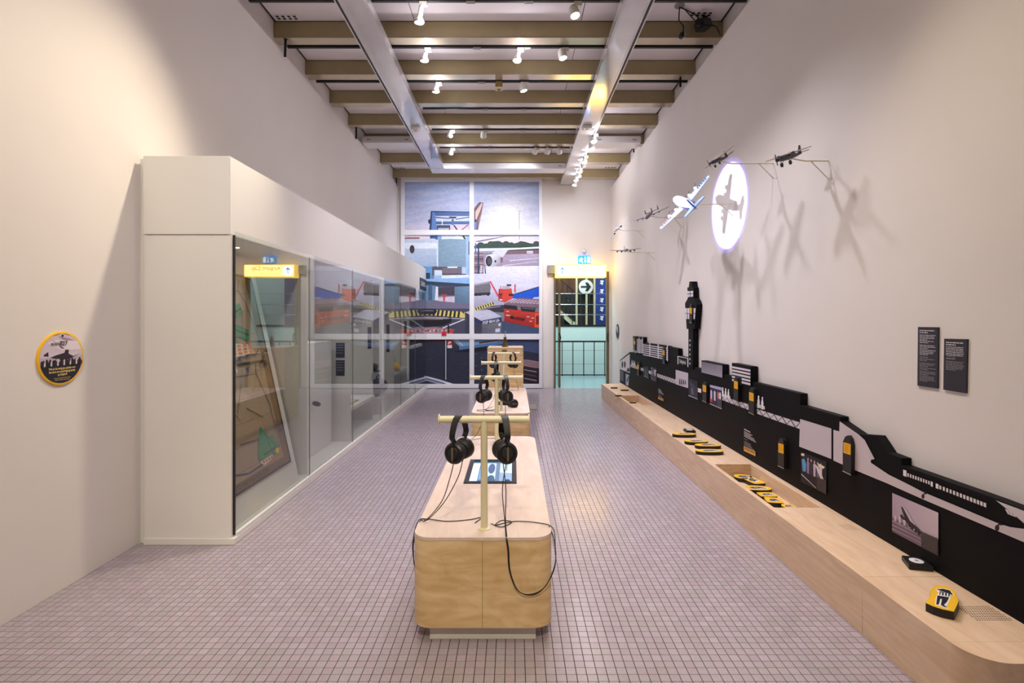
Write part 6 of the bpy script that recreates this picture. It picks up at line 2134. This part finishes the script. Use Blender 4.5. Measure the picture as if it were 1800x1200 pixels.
# far round plaque
pc2 = rp(1086, 582, WALL_R)
t = thing('round_plaque', 'small round dark plaque far along the right wall', 'plaque', pc2)
put(MB().lathe([(0.145, 0), (0.145, 0.012), (0.13, 0.014)], (WALL_R, pc2.y, pc2.z), (-1, 0, 0), 32).build('rim', 'slate', smooth=True), t)
r = Print(lambda u, v: V((WALL_R - 0.0143, pc2.y - u * 0.14, pc2.z + v * 0.14)), (-1, 0, 0), 0.0002)
r.ell(0, 0, 0.92, 0.92, (92, 74, 112), 24)
r.poly([(-0.6, 0.5), (0.2, 0.8), (0.5, 0.0), (0.3, -0.2)], (206, 196, 210))
r.poly([(-0.85, -0.2), (0.85, -0.2), (0.5, -0.76), (-0.5, -0.76)], (34, 34, 50))
put(r.build('photo_print'), t)

# ================================================================ MODEL AIRCRAFT ON WALL RODS
mat('ac_white', (232, 236, 244), 0.35)
mat('ac_blue', (130, 170, 236), 0.4)
mat('ac_grey', (120, 116, 124), 0.4, metal=0.2)
mat('ac_dark', (40, 42, 56), 0.4)
mat('ac_navy', (30, 46, 120), 0.4)
mat('ac_tan', (140, 122, 96), 0.55)


def aircraft(pos, fwd, left, L, span, label, body='ac_white', wing='ac_blue', high=False, engines=4, tail='single', fat=0.075, sweep=0.1, prop=True, gear=False, dihedral=0.06, fin_m=None, rod_to=None, ewidth=0.04):
    f = V(fwd).normalized()
    l = V(left)
    l = (l - f * l.dot(f)).normalized()
    u = f.cross(l)
    M = Matrix(((f.x, l.x, u.x, pos[0]), (f.y, l.y, u.y, pos[1]), (f.z, l.z, u.z, pos[2]), (0, 0, 0, 1)))
    t = thing('model_aircraft', label, 'model aircraft', group='model aircraft on the right wall', M=M)
    R = L * fat
    prof = [(R * 0.15, -L * 0.5), (R * 0.45, -L * 0.38), (R * 0.8, -L * 0.2), (R, 0), (R, L * 0.25), (R * 0.9, L * 0.36), (R * 0.62, L * 0.44), (R * 0.3, L * 0.485), (R * 0.05, L * 0.5)]
    MB().lathe(prof, (0, 0, 0), (1, 0, 0), 16).build('fuselage', body, t, smooth=True)
    MB().box(-L * 0.3, L * 0.4, -R * 0.96, R * 0.96, R * 0.10, R * 0.22).build('window_band', 'ac_navy' if body == 'ac_white' else 'ac_dark', t)
    zw = R * 0.85 if high else -R * 0.4
    c0, c1 = L * 0.21, L * 0.09
    for s in (1, -1):
        xa = L * 0.06
        tipx = xa - sweep * span * 0.5
        zt = zw + dihedral * span * 0.5
        vs = []
        for (x0, y, c, z, th) in ((xa, 0, c0, zw, L * 0.028), (tipx, s * span / 2, c1, zt, L * 0.012)):
            vs += [V((x0 + c / 2, y, z)), V((x0 + c * 0.1, y, z + th)), V((x0 - c / 2, y, z)), V((x0 + c * 0.1, y, z - th * 0.5))]
        fs = [(0, 1, 5, 4), (1, 2, 6, 5), (2, 3, 7, 6), (3, 0, 4, 7), (3, 2, 1, 0), (4, 5, 6, 7)]
        if s < 0:
            fs = [tuple(reversed(q)) for q in fs]
        wg = MB().add(vs, fs).build('wing', wing, t)
        if wing == 'ac_blue':
            for k in range(5):
                fr_ = 0.56 + k * 0.08
                xx, yy, zz = xa + (tipx - xa) * fr_, s * span / 2 * fr_, zw + (zt - zw) * fr_ + L * 0.02 * (1 - fr_) + L * 0.012
                MB().obox(Matrix.Translation((xx, yy, zz)), L * 0.05, span * 0.022, 0.001).build('wing_letter', 'ac_navy' if s < 0 else 'red', wg)
        ne = engines // 2
        for k in range(ne):
            fr_ = (0.28 + 0.26 * k) if ne > 1 else 0.32
            ex = xa + (tipx - xa) * fr_ + c0 * 0.30
            ey = s * span / 2 * fr_
            ez = zw + (zt - zw) * fr_ - (0 if prop else R * 0.7)
            er = L * ewidth * 0.62
            en = MB().lathe([(er * 0.35, -L * 0.09), (er * 0.9, -L * 0.03), (er, L * 0.03), (er * 0.75, L * 0.065), (er * 0.2, L * 0.085)], (ex, ey, ez), (1, 0, 0), 12).build('engine', body if prop else 'ac_dark', t, smooth=True)
            if prop:
                pb_ = MB()
                for a in range(3):
                    an = a * 2 * math.pi / 3 + 0.4
                    pb_.bar((ex + L * 0.08, ey, ez), (ex + L * 0.08, ey + er * 2.3 * math.cos(an), ez + er * 2.3 * math.sin(an)), L * 0.012, L * 0.004)
                pb_.build('propeller', 'ac_dark', en)
    # tail
    ts = span * (0.36 if tail != 'triple' else 0.32)
    tx = -L * 0.43
    for s in (1, -1):
        P_ = [V((tx + L * 0.06, 0, R * 0.25)), V((tx - L * 0.02, s * ts / 2, R * 0.35)), V((tx - L * 0.07, s * ts / 2, R * 0.35)), V((tx - L * 0.06, 0, R * 0.25))]
        MB().prism(P_, (0, 0, L * 0.012)).build('tailplane', wing if wing != 'ac_tan' else body, t)
    fins = (0,) if tail == 'single' else (-ts / 2, 0, ts / 2)
    for y in fins:
        hh = L * (0.17 if tail == 'single' else 0.12)
        P_ = [V((tx + L * 0.09, y - L * 0.005, R * 0.3)), V((tx - L * 0.02, y - L * 0.005, R * 0.3 + hh)), V((tx - L * 0.075, y - L * 0.005, R * 0.3 + hh)), V((tx - L * 0.07, y - L * 0.005, -R * 0.05 if tail == 'triple' else R * 0.2))]
        MB().prism(P_, (0, L * 0.012, 0)).build('fin', fin_m or body, t)
    if high:
        en = MB().lathe([(R * 0.7, L * 0.42), (R * 0.75, L * 0.5), (R * 0.25, L * 0.53)], (0, 0, 0), (1, 0, 0), 12).build('nose_engine', 'ac_dark', t, smooth=True)
        MB().bar((L * 0.53, 0, -R * 1.9), (L * 0.53, 0, R * 1.9), L * 0.018, L * 0.006, up=V((1, 0, 0))).build('propeller', 'ac_dark', en)
    if gear:
        for s in (1, -1):
            wh = MB().lathe([(R * 0.75, -R * 0.18), (R * 0.8, 0), (R * 0.75, R * 0.18)], (L * 0.2, s * R * 1.5, -R * 2.0), (0, 1, 0), 14).build('wheel', 'rubber', t, smooth=True)
            MB().tube([(L * 0.2, s * R * 1.5, -R * 2.0), (L * 0.16, s * R * 0.8, -R * 0.6)], R * 0.10, 6).tube([(L * 0.2, s * R * 1.5, -R * 2.0), (L * 0.1, s * span * 0.16, zw)], R * 0.08, 6).build('strut', 'ac_dark', wh)
    # wall rod with diagonal brace
    p0 = V(pos) - u * R * 0.6
    wp = V((WALL_R, pos[1] + (rod_to or 0.0), pos[2] - 0.03))
    e_ = MB().tube([M.inverted() @ p0, M.inverted() @ V((pos[0] + 0.1, pos[1] + (rod_to or 0) * 0.8, wp.z)), M.inverted() @ wp], 0.0045, 8)
    e_.build('wall_rod', 'cream', t, smooth=True)
    MB().tube([M.inverted() @ V((WALL_R - 0.12, wp.y, wp.z)), M.inverted() @ V((WALL_R, wp.y, wp.z - 0.12))], 0.0035, 6).build('rod_brace', 'cream', t, smooth=True)
    return t


pa_ = onx(1388, 275, 1.84)
aircraft(pa_, (-0.80, -0.50, -0.30), (0.5, -0.85, 0.05), 0.30, 0.31, 'dark high-wing trimotor model aircraft, nearest on the right wall', body='ac_dark', wing='ac_tan', high=True, engines=2, gear=True, fat=0.065, sweep=0.0, dihedral=0.0, ewidth=0.05)
pb2 = onx(1264, 281, 1.66)
aircraft(pb2, (-0.75, -0.55, -0.37), (0.55, -0.75, 0.40), 0.28, 0.34, 'dark high-wing model aircraft banking just above the light disc', body='ac_dark', wing='ac_tan', high=True, engines=0, gear=True, fat=0.055, sweep=0.0, dihedral=0.0)
pc3 = V((1.68, 5.12, 2.63))
aircraft(pc3, (-0.04, 0.93, 0.36), (-0.62, 0.10, -0.77), 0.62, 0.66, 'white and blue four-engined model airliner lit by the projector', body='ac_white', wing='ac_blue', engines=4, fat=0.082, sweep=0.06, fin_m='ac_navy', dihedral=0.08, rod_to=-0.12, ewidth=0.05)
pd = onx(1141, 378, 1.68)
aircraft(pd, (-0.42, -0.80, -0.36), (0.86, -0.35, 0.33), 0.40, 0.52, 'grey triple-tailed model airliner left of the blue one', body='ac_grey', wing='ac_grey', engines=4, tail='triple', fat=0.06, sweep=0.06)
pe = onx(1085, 402, 1.66)
aircraft(pe, (-0.42, -0.8, -0.34), (0.62, -0.25, 0.68), 0.36, 0.50, 'white twin-jet model airliner with banked wings near the back wall', body='ac_white', wing='ac_white', engines=2, fat=0.065, sweep=0.3, prop=False, ewidth=0.06)
pf = onx(1100, 440, 1.66)
aircraft(pf, (-0.10, -0.98, -0.06), (0.98, -0.10, 0.05), 0.42, 0.46, 'dark four-jet model airliner flying level, lowest on the right wall', body='ac_grey', wing='ac_grey', engines=4, fat=0.05, sweep=0.45, prop=False, ewidth=0.05, dihedral=0.12, fin_m='ac_grey')
